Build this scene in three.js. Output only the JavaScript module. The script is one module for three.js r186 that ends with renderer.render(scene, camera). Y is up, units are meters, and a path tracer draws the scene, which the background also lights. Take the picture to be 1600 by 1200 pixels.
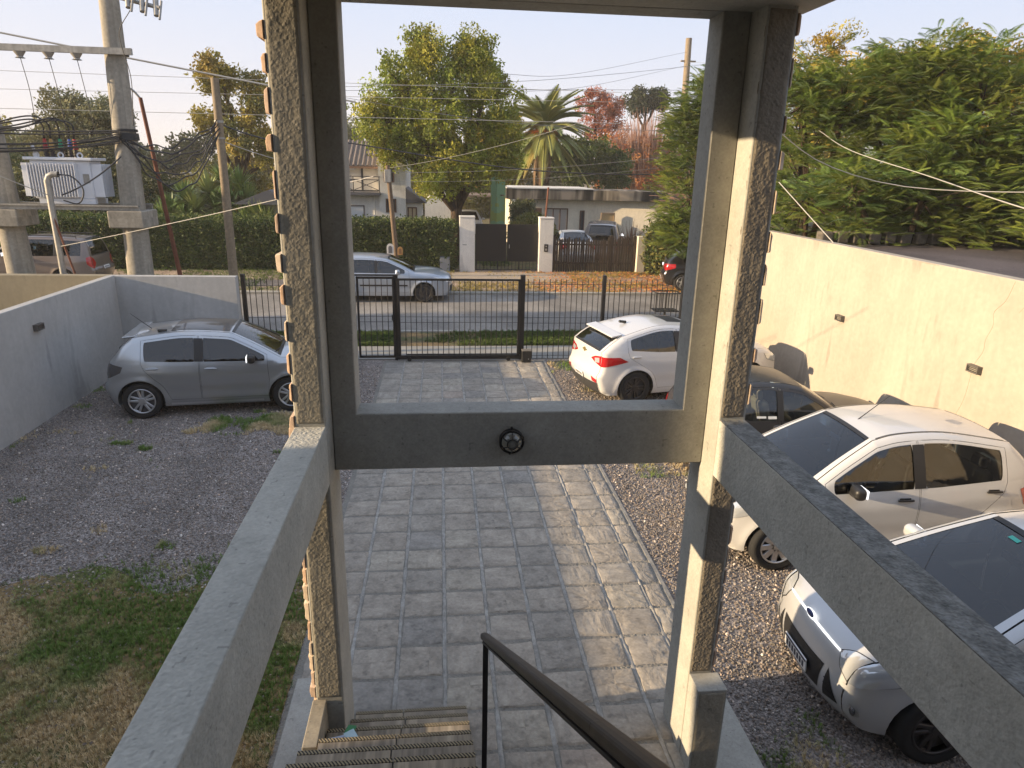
import * as THREE from 'three';
import { mergeGeometries, mergeVertices } from 'three/addons/utils/BufferGeometryUtils.js';
import { RoundedBoxGeometry } from 'three/addons/geometries/RoundedBoxGeometry.js';

// ---------------------------------------------------------------- camera, sky, sun, exposure
const scene = new THREE.Scene();
const camera = new THREE.PerspectiveCamera(58.56, 4 / 3, 0.05, 600);
camera.rotation.order = 'YXZ';
camera.position.set(0, 4.05, 0);
camera.rotation.set(-17.5 * Math.PI / 180, -6.1 * Math.PI / 180, 1.3 * Math.PI / 180);
scene.add(camera);

const renderer = new THREE.WebGLRenderer({ antialias: true });
renderer.toneMapping = THREE.LinearToneMapping;
renderer.toneMappingExposure = 1.95;
renderer.shadowMap.enabled = true;

const SUN = new THREE.Vector3(-1, 0.243, 0.09).normalize();
{
  const W = 512, Hh = 256, d = new Float32Array(W * Hh * 4), v = new THREE.Vector3();
  const mix = (a, b, t) => a.map((x, i) => x + (b[i] - x) * t);
  for (let j = 0; j < Hh; j++) for (let i = 0; i < W; i++) {
    const el = ((j + .5) / Hh - .5) * Math.PI, az = ((i + .5) / W) * Math.PI * 2 - Math.PI;
    v.set(Math.cos(el) * Math.cos(az), Math.sin(el), Math.cos(el) * Math.sin(az));
    const u = Math.max(0, Math.sin(el));
    const cs = v.dot(SUN);
    const g = Math.pow(Math.max(0, .5 + .5 * cs), 3.5);
    let c = mix([.70, .67, .66], [.46, .56, .74], Math.pow(Math.min(1, u / .25), .75));
    c = mix(c, [.44, .53, .70], Math.min(1, Math.max(0, (u - .28) / .72)));
    const low = Math.exp(-u * 6);
    c = mix(c, [1.0, .86, .70], .55 * g * low + .12 * low);
    c = mix(c, [1.0, .92, .84], .35 * g * (1 - low) * Math.exp(-u * 1.5));
    if (el < 0) c = mix(c, [.30, .29, .27], Math.min(1, -el * 8));
    const k = (j * W + i) * 4; d[k] = c[0] * .71; d[k + 1] = c[1] * .70; d[k + 2] = c[2] * .70; d[k + 3] = 1;
  }
  const sky = new THREE.DataTexture(d, W, Hh, THREE.RGBAFormat, THREE.FloatType);
  sky.mapping = THREE.EquirectangularReflectionMapping; sky.magFilter = THREE.LinearFilter; sky.minFilter = THREE.LinearFilter; sky.needsUpdate = true;
  scene.background = sky; scene.environment = sky;
  scene.backgroundIntensity = 1.0; scene.environmentIntensity = 1.0;
}
const sun = new THREE.DirectionalLight(new THREE.Color().setRGB(1.0, .76, .47), 5.0);
sun.position.copy(SUN).multiplyScalar(60); sun.target.position.set(0, 0, -12);
sun.position.add(sun.target.position);
sun.castShadow = true; sun.shadow.mapSize.set(4096, 4096);
Object.assign(sun.shadow.camera, { left: -45, right: 45, top: 30, bottom: -30, near: 1, far: 160 });
scene.add(sun, sun.target);
scene.fog = new THREE.FogExp2(new THREE.Color().setRGB(.86, .82, .78), 0.0011);

// ---------------------------------------------------------------- helpers
function rngOf(seed) { let a = seed >>> 0; return () => { a |= 0; a = a + 0x6D2B79F5 | 0; let t = Math.imul(a ^ a >>> 15, 1 | a); t = t + Math.imul(t ^ t >>> 7, 61 | t) ^ t; return ((t ^ t >>> 14) >>> 0) / 4294967296; }; }
const rnd = rngOf(20240611);
const rr = (a, b) => a + (b - a) * rnd();
const clamp = (x, a = 0, b = 1) => Math.min(b, Math.max(a, x));
const lerp = (a, b, t) => a + (b - a) * t;
const sstep = (a, b, x) => { const t = clamp((x - a) / (b - a)); return t * t * (3 - 2 * t); };
const v3 = (x, y, z) => new THREE.Vector3(x, y, z);
function hash2(i, j, s) { let h = Math.imul(i, 374761393) ^ Math.imul(j, 668265263) ^ Math.imul(s, 2147483647 ^ 0x5bd1e995); h = Math.imul(h ^ h >>> 13, 1274126177); return ((h ^ h >>> 16) >>> 0) / 4294967296; }
function vnoise(x, y, p = 0, s = 1) {   // value noise, tileable with period p when p > 0
  const xi = Math.floor(x), yi = Math.floor(y), fx = x - xi, fy = y - yi, w = a => p ? ((a % p) + p) % p : a;
  const u = fx * fx * (3 - 2 * fx), q = fy * fy * (3 - 2 * fy);
  const a = hash2(w(xi), w(yi), s), b = hash2(w(xi + 1), w(yi), s), c = hash2(w(xi), w(yi + 1), s), d = hash2(w(xi + 1), w(yi + 1), s);
  return a + (b - a) * u + (c - a) * q + (a - b - c + d) * u * q;
}
function fbm(x, y, p, o = 4, s = 1) { let f = 0, a = .5, t = 0; for (let i = 0; i < o; i++) { f += a * vnoise(x, y, p, s + i * 17); t += a; a *= .5; x *= 2; y *= 2; p *= 2; } return f / t; }
function dataTex(n, fn, { srgb = true, rep = 1 } = {}) {
  const d = new Uint8Array(n * n * 4);
  for (let j = 0; j < n; j++) for (let i = 0; i < n; i++) {
    const c = fn(i / n, j / n), k = (j * n + i) * 4, a = Array.isArray(c) ? c : [c, c, c];
    d[k] = clamp(a[0]) * 255; d[k + 1] = clamp(a[1]) * 255; d[k + 2] = clamp(a[2]) * 255; d[k + 3] = 255;
  }
  const t = new THREE.DataTexture(d, n, n); t.wrapS = t.wrapT = THREE.RepeatWrapping; t.magFilter = THREE.LinearFilter; t.minFilter = THREE.LinearMipmapLinearFilter; t.generateMipmaps = true;
  if (srgb) t.colorSpace = THREE.SRGBColorSpace; t.repeat.set(rep, rep); t.needsUpdate = true; return t;
}
const C = (r, g, b) => new THREE.Color().setRGB(r, g, b);
function mat(c, roughness = .8, o = {}) { return new THREE.MeshStandardMaterial({ color: Array.isArray(c) ? C(...c) : c, roughness, side: THREE.DoubleSide, ...o }); }
function phys(c, roughness, o = {}) { return new THREE.MeshPhysicalMaterial({ color: Array.isArray(c) ? C(...c) : c, roughness, side: THREE.DoubleSide, ...o }); }

// geometry helpers: every geometry carries position, normal and uv in metres
function fin(g, uvm = true) {
  if (g.index) g = g.toNonIndexed();
  for (const k of Object.keys(g.attributes)) if (!['position', 'normal', 'uv'].includes(k)) g.deleteAttribute(k);
  if (!g.attributes.normal) g.computeVertexNormals();
  if (uvm || !g.attributes.uv) uvMetres(g);
  return g;
}
function uvMetres(g) {
  const p = g.attributes.position, uv = new Float32Array(p.count * 2), a = v3(), b = v3(), c = v3(), n = v3();
  for (let i = 0; i < p.count; i += 3) {
    a.fromBufferAttribute(p, i); b.fromBufferAttribute(p, i + 1); c.fromBufferAttribute(p, i + 2);
    n.copy(b).sub(a).cross(c.clone().sub(a)); const ax = Math.abs(n.x), ay = Math.abs(n.y), az = Math.abs(n.z);
    [a, b, c].forEach((q, k) => { const o = (i + k) * 2; if (ay >= ax && ay >= az) { uv[o] = q.x; uv[o + 1] = -q.z; } else if (ax >= az) { uv[o] = -q.z; uv[o + 1] = q.y; } else { uv[o] = q.x; uv[o + 1] = q.y; } });
  }
  g.setAttribute('uv', new THREE.BufferAttribute(uv, 2)); return g;
}
const M4 = new THREE.Matrix4(), EU = new THREE.Euler();
function place(g, x, y, z, rx = 0, ry = 0, rz = 0) { g.applyMatrix4(M4.makeRotationFromEuler(EU.set(rx, ry, rz))); g.translate(x, y, z); return g; }
const box = (w, h, d, x = 0, y = 0, z = 0, rx = 0, ry = 0, rz = 0) => fin(place(new THREE.BoxGeometry(w, h, d), x, y, z, rx, ry, rz));
const rbox = (w, h, d, r, x = 0, y = 0, z = 0, rx = 0, ry = 0, rz = 0, s = 2) => fin(place(new RoundedBoxGeometry(w, h, d, s, Math.min(r, w / 2.01, h / 2.01, d / 2.01)), x, y, z, rx, ry, rz));
const bb = (x0, x1, y0, y1, z0, z1, r = 0) => r ? rbox(x1 - x0, y1 - y0, z1 - z0, r, (x0 + x1) / 2, (y0 + y1) / 2, (z0 + z1) / 2, 0, 0, 0, 1) : box(x1 - x0, y1 - y0, z1 - z0, (x0 + x1) / 2, (y0 + y1) / 2, (z0 + z1) / 2);
const cyl = (r0, r1, h, x, y, z, n = 14, rx = 0, ry = 0, rz = 0) => fin(place(new THREE.CylinderGeometry(r1, r0, h, n), x, y, z, rx, ry, rz));   // r0 at the bottom
const ball = (r, x, y, z, sx = 1, sy = 1, sz = 1, n = 12) => { const g = new THREE.SphereGeometry(r, n, Math.round(n * .7)); g.scale(sx, sy, sz); return fin(place(g, x, y, z)); };
function tube(pts, r, seg = 0, n = 6) { const c = new THREE.CatmullRomCurve3(pts.map(p => Array.isArray(p) ? v3(...p) : p)); return fin(new THREE.TubeGeometry(c, seg || Math.max(6, pts.length * 5), r, n)); }
function rod(a, b, r0, r1 = r0, n = 7) {
  const A = Array.isArray(a) ? v3(...a) : a, B = Array.isArray(b) ? v3(...b) : b, d = B.clone().sub(A), L = d.length();
  const g = new THREE.CylinderGeometry(r1, r0, L, n); g.translate(0, L / 2, 0);
  g.applyQuaternion(new THREE.Quaternion().setFromUnitVectors(v3(0, 1, 0), d.normalize())); g.translate(A.x, A.y, A.z); return fin(g);
}
function sag(a, b, s, n = 12) { const r = []; for (let i = 0; i <= n; i++) { const t = i / n; r.push(v3(lerp(a[0], b[0], t), lerp(a[1], b[1], t) - s * 4 * t * (1 - t), lerp(a[2], b[2], t))); } return r; }
function extr(pts, depth, bevel = 0, holes = []) {   // outline in x, y; depth towards +z
  const s = new THREE.Shape(pts.map(p => new THREE.Vector2(...p)));
  for (const h of holes) s.holes.push(new THREE.Path(h.map(p => new THREE.Vector2(...p))));
  return fin(new THREE.ExtrudeGeometry(s, { depth, bevelEnabled: bevel > 0, bevelSize: bevel, bevelThickness: bevel, bevelSegments: 1, bevelOffset: -bevel, curveSegments: 8 }));
}
function sheet(x0, x1, z0, z1, y, nx = 1, nz = 1) { const g = new THREE.PlaneGeometry(x1 - x0, z1 - z0, nx, nz); g.rotateX(-Math.PI / 2); g.translate((x0 + x1) / 2, y, (z0 + z1) / 2); return fin(g); }
const used = {};
function numbered(n) { if (!(n in used)) { used[n] = 0; return n; } used[n]++; return n + '_' + String(used[n]).padStart(3, '0'); }
function mesh(name, gs, m) {
  const g = Array.isArray(gs) ? (gs.length > 1 ? mergeGeometries(gs) : gs[0]) : gs;
  const o = new THREE.Mesh(g, m); o.name = name; o.castShadow = o.receiveShadow = true; return o;
}
function part(name, gs, m, parent, label) { const o = mesh(name, gs, m); parent.add(o); if (label) o.userData.label = label; return o; }
function thing(name, label, category, pos = [0, 0, 0], turn = 0, group) {
  const o = new THREE.Group(); o.name = numbered(name); o.position.set(...pos); o.rotation.y = turn; o.userData = { label, category }; if (group) o.userData.group = group; scene.add(o); return o;
}
function single(name, gs, m, label, category, group) { const o = mesh(numbered(name), gs, m); o.userData = { label, category }; if (group) o.userData.group = group; scene.add(o); return o; }
function struct(name, gs, m) { const o = mesh(numbered(name), gs, m); o.userData = { kind: 'structure' }; scene.add(o); return o; }
function inst(name, g, m, list, parent, label, category) {   // list of { m: Matrix4, c: Color }
  const o = new THREE.InstancedMesh(g, m, list.length); o.name = parent === scene ? numbered(name) : name; o.castShadow = o.receiveShadow = true;
  list.forEach((e, i) => { o.setMatrixAt(i, e.m); if (e.c) o.setColorAt(i, e.c); });
  o.userData.kind = 'stuff'; if (label) { o.userData.label = label; o.userData.category = category; } parent.add(o); return o;
}
const TQ = new THREE.Quaternion(), TS = v3(), TP = v3();
function mtx(x, y, z, rx, ry, rz, sx, sy = sx, sz = sx) { return new THREE.Matrix4().compose(TP.set(x, y, z), TQ.setFromEuler(EU.set(rx, ry, rz, 'YXZ')), TS.set(sx, sy, sz)); }

// ---------------------------------------------------------------- textures and materials
const tConc = dataTex(512, (u, v) => { const a = fbm(u * 4, v * 4, 4, 5, 3), b = fbm(u * 32, v * 32, 32, 3, 9), k = .9 + .16 * (a - .5) + .08 * (b - .5) + .07 * (vnoise(u * 128, v * 128, 128, 8) - .5) - (vnoise(u * 60, v * 60, 60, 5) > .93 ? .12 : 0); return [k * 1.0, k * .995, k * .975]; }, { rep: .8 });
const bConc = dataTex(512, (u, v) => .5 + .5 * (fbm(u * 24, v * 24, 24, 5, 21) - .5) + .25 * (fbm(u * 5, v * 5, 5, 2, 4) - .5), { srgb: false, rep: .8 });
const bPlaster = dataTex(512, (u, v) => { const a = fbm(u * 56, v * 56, 56, 3, 31); return clamp(.5 + 1.3 * (a - .5)); }, { srgb: false, rep: 1.25 });
const tWall = dataTex(512, (u, v) => { const a = fbm(u * 3, v * 3, 3, 5, 41), b = fbm(u * 40, v * 6, 40, 3, 43), c = fbm(u * 60, v * 60, 60, 2, 47); const k = .91 + .16 * (a - .5) + .05 * (b - .5) + .05 * (c - .5) - .09 * sstep(.62, .8, fbm(u * 14, v * 3, 14, 4, 45)); return [k, k * .99, k * .97]; }, { rep: .35 });
const tGrav = dataTex(512, (u, v) => { const a = vnoise(u * 128, v * 128, 128, 51), b = vnoise(u * 64, v * 64, 64, 52), c = fbm(u * 4, v * 4, 4, 4, 53); const k = .45 + .3 * a * b + .3 * a + .3 * (c - .5); return [k * 1.02, k, k * .99]; }, { rep: .7 });
const bGrav = dataTex(512, (u, v) => vnoise(u * 100, v * 100, 100, 54) * .6 + vnoise(u * 50, v * 50, 50, 55) * .4, { srgb: false, rep: .7 });
const tAsph = dataTex(512, (u, v) => { const a = vnoise(u * 220, v * 220, 220, 61), c = fbm(u * 5, v * 5, 5, 5, 62); const k = .86 + .2 * (a - .5) + .34 * (c - .5); return [k, k * .99, k * .97]; }, { rep: .22 });
const tSoil = dataTex(512, (u, v) => { const a = fbm(u * 5, v * 5, 5, 5, 71), b = vnoise(u * 120, v * 120, 120, 72), t = sstep(.42, .58, a); const k = .75 + .4 * (b - .5); return [lerp(.46, .62, t) * k, lerp(.47, .52, t) * k, lerp(.28, .38, t) * k]; }, { rep: .4 });
const tWood = dataTex(256, (u, v) => { const k = .7 + .4 * (fbm(u * 48, v * 3, 48, 4, 81) - .5) + .25 * (fbm(u * 6, v * 2, 6, 3, 82) - .5); return [k, k * .97, k * .93]; });
const tStone = dataTex(512, (u, v) => { const a = fbm(u * 6, v * 6, 6, 5, 91), b = fbm(u * 9 + 3 * a, v * 22, 0, 4, 92), k = .88 + .22 * (a - .5) + .18 * (b - .5) - .12 * sstep(.5, .85, fbm(u * 17 + 2 * a, v * 17, 0, 5, 97)) + .14 * (fbm(u * 60, v * 60, 60, 2, 96) - .5); return [k, k * .995, k * .98]; }, { rep: .9 });
const bStone = dataTex(512, (u, v) => fbm(u * 10 + 2 * vnoise(u * 5, v * 5, 5, 7), v * 16, 0, 5, 93), { srgb: false, rep: .9 });
const tBark = dataTex(256, (u, v) => { const k = .6 + .7 * (fbm(u * 24, v * 6, 24, 4, 95) - .5); return [k, k * .93, k * .85]; });
const tPole = dataTex(256, (u, v) => { const k = .9 + .26 * (fbm(u * 20, v * 2, 20, 4, 99) - .5) + .15 * (fbm(u * 40, v * 40, 40, 2, 98) - .5); return [k, k * .97, k * .92]; }, { rep: .7 });

const MT = {
  conc: mat([.48, .475, .445], .9, { map: tConc, bumpMap: bConc, bumpScale: .0025 }),
  concDark: mat([.42, .415, .39], .85, { map: tConc, bumpMap: bConc, bumpScale: .002 }),
  plaster: mat([.40, .37, .31], .95, { map: tConc, bumpMap: bPlaster, bumpScale: .0022 }),
  wallL: mat([.52, .525, .53], .9, { map: tWall, bumpMap: bConc, bumpScale: .003 }),
  wallR: mat([.49, .445, .385], .92, { map: tWall, bumpMap: bConc, bumpScale: .003 }),
  wallTan: mat([.34, .30, .22], .95, { map: tWall }),
  white: mat([.86, .85, .82], .85, { map: tWall }),
  cream: mat([.86, .79, .66], .9, { map: tWall }),
  black: mat([.012, .012, .013], .5),
  blackIron: mat([.014, .014, .016], .45, { metalness: .2 }),
  rubber: mat([.016, .016, .017], .85),
  steel: mat([.45, .46, .48], .35, { metalness: .8 }),
  galv: mat([.42, .43, .44], .55, { metalness: .4, map: tPole }),
  chrome: mat([.75, .76, .78], .12, { metalness: 1 }),
  rust: mat([.20, .075, .045], .8, { map: tPole }),
  woodGrey: mat([.30, .25, .19], .85, { map: tPole }),
  poleC: mat([.37, .36, .335], .9, { map: tPole, bumpMap: bConc, bumpScale: .003 }),
  bark: mat([.17, .125, .09], .95, { map: tBark }),
  wire: mat([.035, .035, .038], .6),
  wireGrey: mat([.2, .2, .2], .6),
  wirePale: mat([.42, .40, .36], .6),
};
// ---------------------------------------------------------------- ground, road, verges
struct('ground', sheet(-220, 220, -420, 40, -.06), mat([.75, .75, .7], 1, { map: tSoil }));
const gravelM = mat([.46, .42, .39], 1, { map: tGrav, bumpMap: bGrav, bumpScale: .012 });
struct('gravel_yard', sheet(-6.4, 7.05, -14.6, 9, 0), gravelM);
struct('pavement', bb(-30, 30, -.1, .012, -15.75, -14.62), mat([.36, .35, .33], .95, { map: tConc, bumpMap: bConc, bumpScale: .006 }));
struct('verge', sheet(-60, 60, -17.22, -15.75, -.004), mat([.8, .82, .74], 1, { map: tSoil }));
struct('kerb', bb(-60, 60, -.12, .03, -17.36, -17.22, .012), mat([.42, .41, .38], .95, { map: tConc }));
struct('road', sheet(-120, 120, -22.75, -17.36, -.02), mat([.31, .29, .27], .92, { map: tAsph, bumpMap: bGrav, bumpScale: .004 }));
struct('kerb', bb(-60, 60, -.12, .06, -22.95, -22.75, .012), mat([.44, .42, .38], .95, { map: tConc }));
struct('far_verge', sheet(-60, 60, -28.4, -22.95, .02), mat([.72, .54, .38], 1, { map: tGrav }));
struct('far_pavement', sheet(.4, 5.0, -27.4, -25.2, .03), mat([.55, .45, .35], .95, { map: tConc }));
struct('garden_lawn', sheet(-60, 60, -75, -28.4, .01), mat([.75, .8, .6], 1, { map: tSoil }));

{   // bare soil under the grass, with a wandering edge
  const pt = [[-6.36, 1.4]]; for (let k = 0; k <= 40; k++) { const x = lerp(-6.36, -1.25, k / 40); pt.push([x, -6.35 + 1.1 * (fbm(x * 1.1, 3, 0, 3, 8) - .5)]); } pt.push([-1.25, 1.4]);
  const sh = new THREE.ShapeGeometry(new THREE.Shape(pt.map(p => new THREE.Vector2(p[0], -p[1])))); sh.rotateX(-Math.PI / 2); sh.translate(0, .005, 0);
  struct('bare_soil', fin(sh), mat([1, 1, .85], 1, { map: tSoil }));
}
// driveway: bed of mortar and one mesh for each paving slab
struct('driveway', bb(-1.24, 2.24, -.05, .008, -14.5, -3.3), mat([.27, .255, .23], .95, { map: tConc, bumpMap: bGrav, bumpScale: .012 }));
{
  const drive = scene.getObjectByName('driveway'), gs = [], S = [-.5, -.452, -.16, .16, .452, .5];
  for (let k = 0; k < 10; k++) {
    const p = [], id = [], r = rngOf(500 + k);
    for (let j = 0; j < 6; j++) for (let i = 0; i < 6; i++) {
      const e = i == 0 || j == 0 || i == 5 || j == 5;
      p.push(S[i] * .37 + (r() - .5) * (e ? .012 : .02), e ? -.014 : (r() - .5) * .007 + .002, S[j] * .37 + (r() - .5) * (e ? .012 : .02));
    }
    for (let j = 0; j < 5; j++) for (let i = 0; i < 5; i++) { const a = j * 6 + i; id.push(a, a + 6, a + 1, a + 1, a + 6, a + 7); }
    let g = new THREE.BufferGeometry(); g.setAttribute('position', new THREE.Float32BufferAttribute(p, 3)); g.setIndex(id); g.computeVertexNormals(); g = fin(g);
    const uv = g.attributes.uv; for (let i = 0; i < uv.count; i++) uv.setXY(i, uv.getX(i) + k * .37, uv.getY(i) + k * .61);
    gs.push(g);
  }
  const ms = [[.43, .385, .33], [.395, .36, .315], [.465, .42, .355], [.35, .328, .30], [.44, .375, .32]].map(c => mat(c, .85, { map: tStone, bumpMap: bStone, bumpScale: .014 }));
  for (let r = 0; r < 27; r++) for (let c = 0; c < 9; c++) {
    const z = -3.72 - r * .4, narrow = c == 8;
    const o = mesh('paving_slab', gs[Math.floor(rnd() * 10)], ms[Math.floor(rnd() * rnd() * 5)]);
    o.position.set(-1.0 + c * .4 - (narrow ? .1 : 0), .018 + rr(-.003, .003), z); o.rotation.set(rr(-.006, .006), Math.floor(rnd() * 4) * Math.PI / 2 + rr(-.012, .012), rr(-.006, .006)); if (narrow) { o.rotation.y = 0; o.scale.x = .47; }
    drive.add(o);
  }
}
{   // uneven mortar beads standing in the long joints
  const drive = scene.getObjectByName('driveway'), mm = mat([.42, .405, .38], .95, { map: tStone });
  for (let c = 0; c < 8; c++) {
    const P = [], id = [], n = 230, x0 = -.8 + c * .4, q = rngOf(900 + c);
    for (let i = 0; i <= n; i++) { const z = -3.55 - i / n * 10.9, w = .004 + .011 * fbm(i * .35, c * 7, 0, 2, 3), h = .006 + .012 * sstep(.45, .75, fbm(i * .3, c * 9 + 3, 0, 2, 5)) * (.5 + q()), dx = .008 * (fbm(i * .12, c * 3, 0, 2, 9) - .5); P.push(x0 + dx - w - .006, .008, z, x0 + dx, h + .006, z, x0 + dx + w + .006, .008, z); if (i) { const a = (i - 1) * 3; id.push(a, a + 1, a + 3, a + 1, a + 4, a + 3, a + 1, a + 2, a + 4, a + 2, a + 5, a + 4); } }
    const g = new THREE.BufferGeometry(); g.setAttribute('position', new THREE.Float32BufferAttribute(P, 3)); g.setIndex(id); g.computeVertexNormals(); part('mortar_bead', fin(g), mm, drive);
  }
}
// kerb strip along the right edge of the driveway
struct('driveway_kerb', bb(2.21, 2.26, -.05, .014, -14.5, -3.3, .008), mat([.33, .32, .30], .95, { map: tStone, bumpMap: bConc, bumpScale: .01 }));
single('foundation_slab', bb(1.86, 2.24, -.05, .05, -4.5, -2.2, .012), MT.conc, 'pale concrete footing slab on the ground right of the right pillar', 'footing');
single('foundation_slab', bb(-1.2, -.86, -.05, .045, -4.75, -2.2, .012), MT.concDark, 'grey concrete footing slab on the ground left of the left pillar', 'footing');

// ---------------------------------------------------------------- the concrete portal around the stairs
function roughFace(w, h, amp, seed, ragged = .006, fy = 40) {   // faces +z, origin at its lower left corner
  const nx = Math.round(w / .012), ny = Math.round(h / .014), p = [], id = [], uv = [];
  for (let j = 0; j <= ny; j++) for (let i = 0; i <= nx; i++) {
    const x = i / nx * w, y = j / ny * h, e = i == 0 || i == nx || j == 0 || j == ny;
    const n = fbm(x * 40 + seed, y * fy, 0, 3, seed), b = fbm(x * 9 + seed, y * fy * .16, 0, 3, seed + 5);
    p.push(x + (i == 0 || i == nx ? (vnoise(y * 30, seed, 0, 3) - .5) * ragged : 0), y, e ? -.012 : amp * (n - .5) * 1.6 + amp * 1.2 * (b - .5)); uv.push(x, y);
  }
  for (let j = 0; j < ny; j++) for (let i = 0; i < nx; i++) { const a = j * (nx + 1) + i; id.push(a, a + 1, a + nx + 1, a + 1, a + nx + 2, a + nx + 1); }
  const g = new THREE.BufferGeometry(); g.setAttribute('position', new THREE.Float32BufferAttribute(p, 3)); g.setAttribute('uv', new THREE.Float32BufferAttribute(uv, 2)); g.setIndex(id); g.computeVertexNormals();
  return fin(g, false);
}
const portal = thing('concrete_portal', 'grey concrete portal frame with two pillars, window opening and side beams around the stairs', 'portal');
{
  const frame = part('frame', place(extr([[-.668, 2.23], [1.688, 2.23], [1.688, 5.1], [-.668, 5.1]], .2, .006, [[[-.52, 2.6], [-.52, 4.88], [1.53, 4.88], [1.53, 2.6]]]), 0, 0, -4.2), MT.concDark, portal);
  const stoneMs = [[.66, .46, .33], [.64, .53, .43], [.70, .56, .44], [.58, .43, .34]].map(c => mat(c, .9, { map: tStone, bumpMap: bStone, bumpScale: .01 }));
  const stones = (pil, x, dir, y0, y1, gap) => {
    for (let y = y0; y < y1;) {
      const h = rr(.085, .15), p = rr(.014, .042), pts = [[0, 0], [dir * p * rr(.7, .95), rr(0, .008)], [dir * p * rr(.9, 1.05), h * rr(.12, .2)], [dir * p * rr(.75, 1.1), h * rr(.35, .6)], [dir * p * rr(.8, 1.05), h * rr(.78, .88)], [dir * p * rr(.5, .9), h - rr(0, .01)], [0, h]];
      if (dir > 0) pts.reverse();
      const sg = extr(pts, (gap > .05 ? .396 : .386) + rr(0, .008), .005), sp = sg.attributes.position, sk = rr(.35, .9); for (let i = 0; i < sp.count; i++) if (sp.getZ(i) > .2) sp.setZ(i, sp.getZ(i) - Math.abs(sp.getX(i)) * sk); sg.computeVertexNormals();
      part('stone', place(sg, x, y, -4.197), stoneMs[Math.floor(rnd() * 4)], pil);
      y += h + rr(gap * .5, gap * 1.2);
    }
  };
  const pl = part('pillar', bb(-.85, -.67, 0, 4.95, -4.197, -3.8, .012), MT.conc, portal);
  part('plaster_face', [place(roughFace(.17, 2.27, .0018, 3), -.846, 2.606, -3.797), place(roughFace(.17, 1.56, .0018, 8), -.846, .67, -3.797)], MT.plaster, pl, 'rough troweled plaster front of the left pillar');
  stones(pl, -.85, -1, 2.55, 4.8, .1); stones(pl, -.85, -1, .45, 2.5, .012);
  const pr = part('pillar', bb(1.69, 1.86, 0, 4.95, -4.197, -3.8, .012), MT.conc, portal);
  part('plaster_face', [place(roughFace(.16, 2.27, .0034, 13, .014, 14), 1.694, 2.606, -3.797), place(roughFace(.16, 1.5, .0024, 18), 1.694, .72, -3.797)], mat([.30, .265, .22], .95, { map: tConc, bumpMap: bPlaster, bumpScale: .004 }), pr, 'flaking rough plaster front of the right pillar');
  stones(pr, 1.86, 1, 2.7, 4.8, .13); stones(pr, 1.86, 1, .5, 2.4, .02);
  part('side_beam', bb(-.85, -.67, 2.23, 2.6, -3.797, 1.3, .008), mat([.60, .60, .565], .92, { map: tConc, bumpMap: bPlaster, bumpScale: .0035 }), portal);
  part('side_beam', bb(1.69, 1.85, 2.23, 2.6, -3.797, 1.3, .008), mat([.60, .60, .565], .92, { map: tConc, bumpMap: bPlaster, bumpScale: .0035 }), portal);
  part('weathered_top', bb(1.693, 1.848, 2.598, 2.604, -3.78, 1.28), mat([.27, .268, .26], .95, { map: dataTex(256, (u, v) => { const k = 1 - .5 * (fbm(u * 20, v * 20, 20, 6, 171) - .25) - .2 * (vnoise(u * 128, v * 128, 128, 172) - .5); return [k, k, k * .98]; }, { rep: 1.1 }), bumpMap: bPlaster, bumpScale: .006 }), portal, 'dirt-darkened top of the right beam');
  part('roof_slab', bb(-1.0, 1.98, 4.882, 5.08, -3.995, 1.4, .01), MT.conc, portal);
  part('stair_wall', bb(-.87, -.78, 0, .67, -3.795, -3.4, .006), mat([.42, .37, .29], .9, { map: tConc, bumpMap: bConc, bumpScale: .006 }), portal);
  const sw = part('stair_wall', bb(1.692, 1.9, 0, .72, -3.795, -3.62, .008), MT.conc, portal);
  part('plaster_face', place(roughFace(.2, .7, .004, 23, .012), 1.696, .01, -3.617), MT.plaster, sw);
}
// round caged lamp on the beam
{
  const L = thing('bulkhead_lamp', 'round black caged bulkhead lamp on the dark concrete beam', 'lamp', [.43, 2.412, -3.995]);
  const ring = (r, t, z) => fin(place(new THREE.TorusGeometry(r, t, 8, 28), 0, 0, z));
  part('base', [fin(place(new THREE.CylinderGeometry(.076, .08, .03, 28), 0, 0, .012, Math.PI / 2)), ring(.073, .009, .03)], MT.black, L);
  const dome = new THREE.SphereGeometry(.066, 24, 10, 0, Math.PI * 2, 0, Math.PI / 2); dome.rotateX(Math.PI / 2); dome.scale(1, 1, .75); dome.translate(0, 0, .028);
  part('glass', fin(dome), phys([.18, .18, .16], .12, { clearcoat: 1 }), L);
  const cg = [ring(.032, .0035, .078)];
  for (let k = 0; k < 6; k++) { const a = k / 6 * Math.PI * 2 + .5; cg.push(tube([[Math.cos(a) * .032, Math.sin(a) * .032, .078], [Math.cos(a) * .056, Math.sin(a) * .056, .064], [Math.cos(a) * .073, Math.sin(a) * .073, .03]], .0035, 8)); }
  part('cage', cg, MT.black, L); part('lug', box(.012, .014, .02, 0, .085, .012), MT.black, L); part('lug', box(.012, .012, .02, -.01, -.084, .012), MT.black, L);
}
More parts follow.
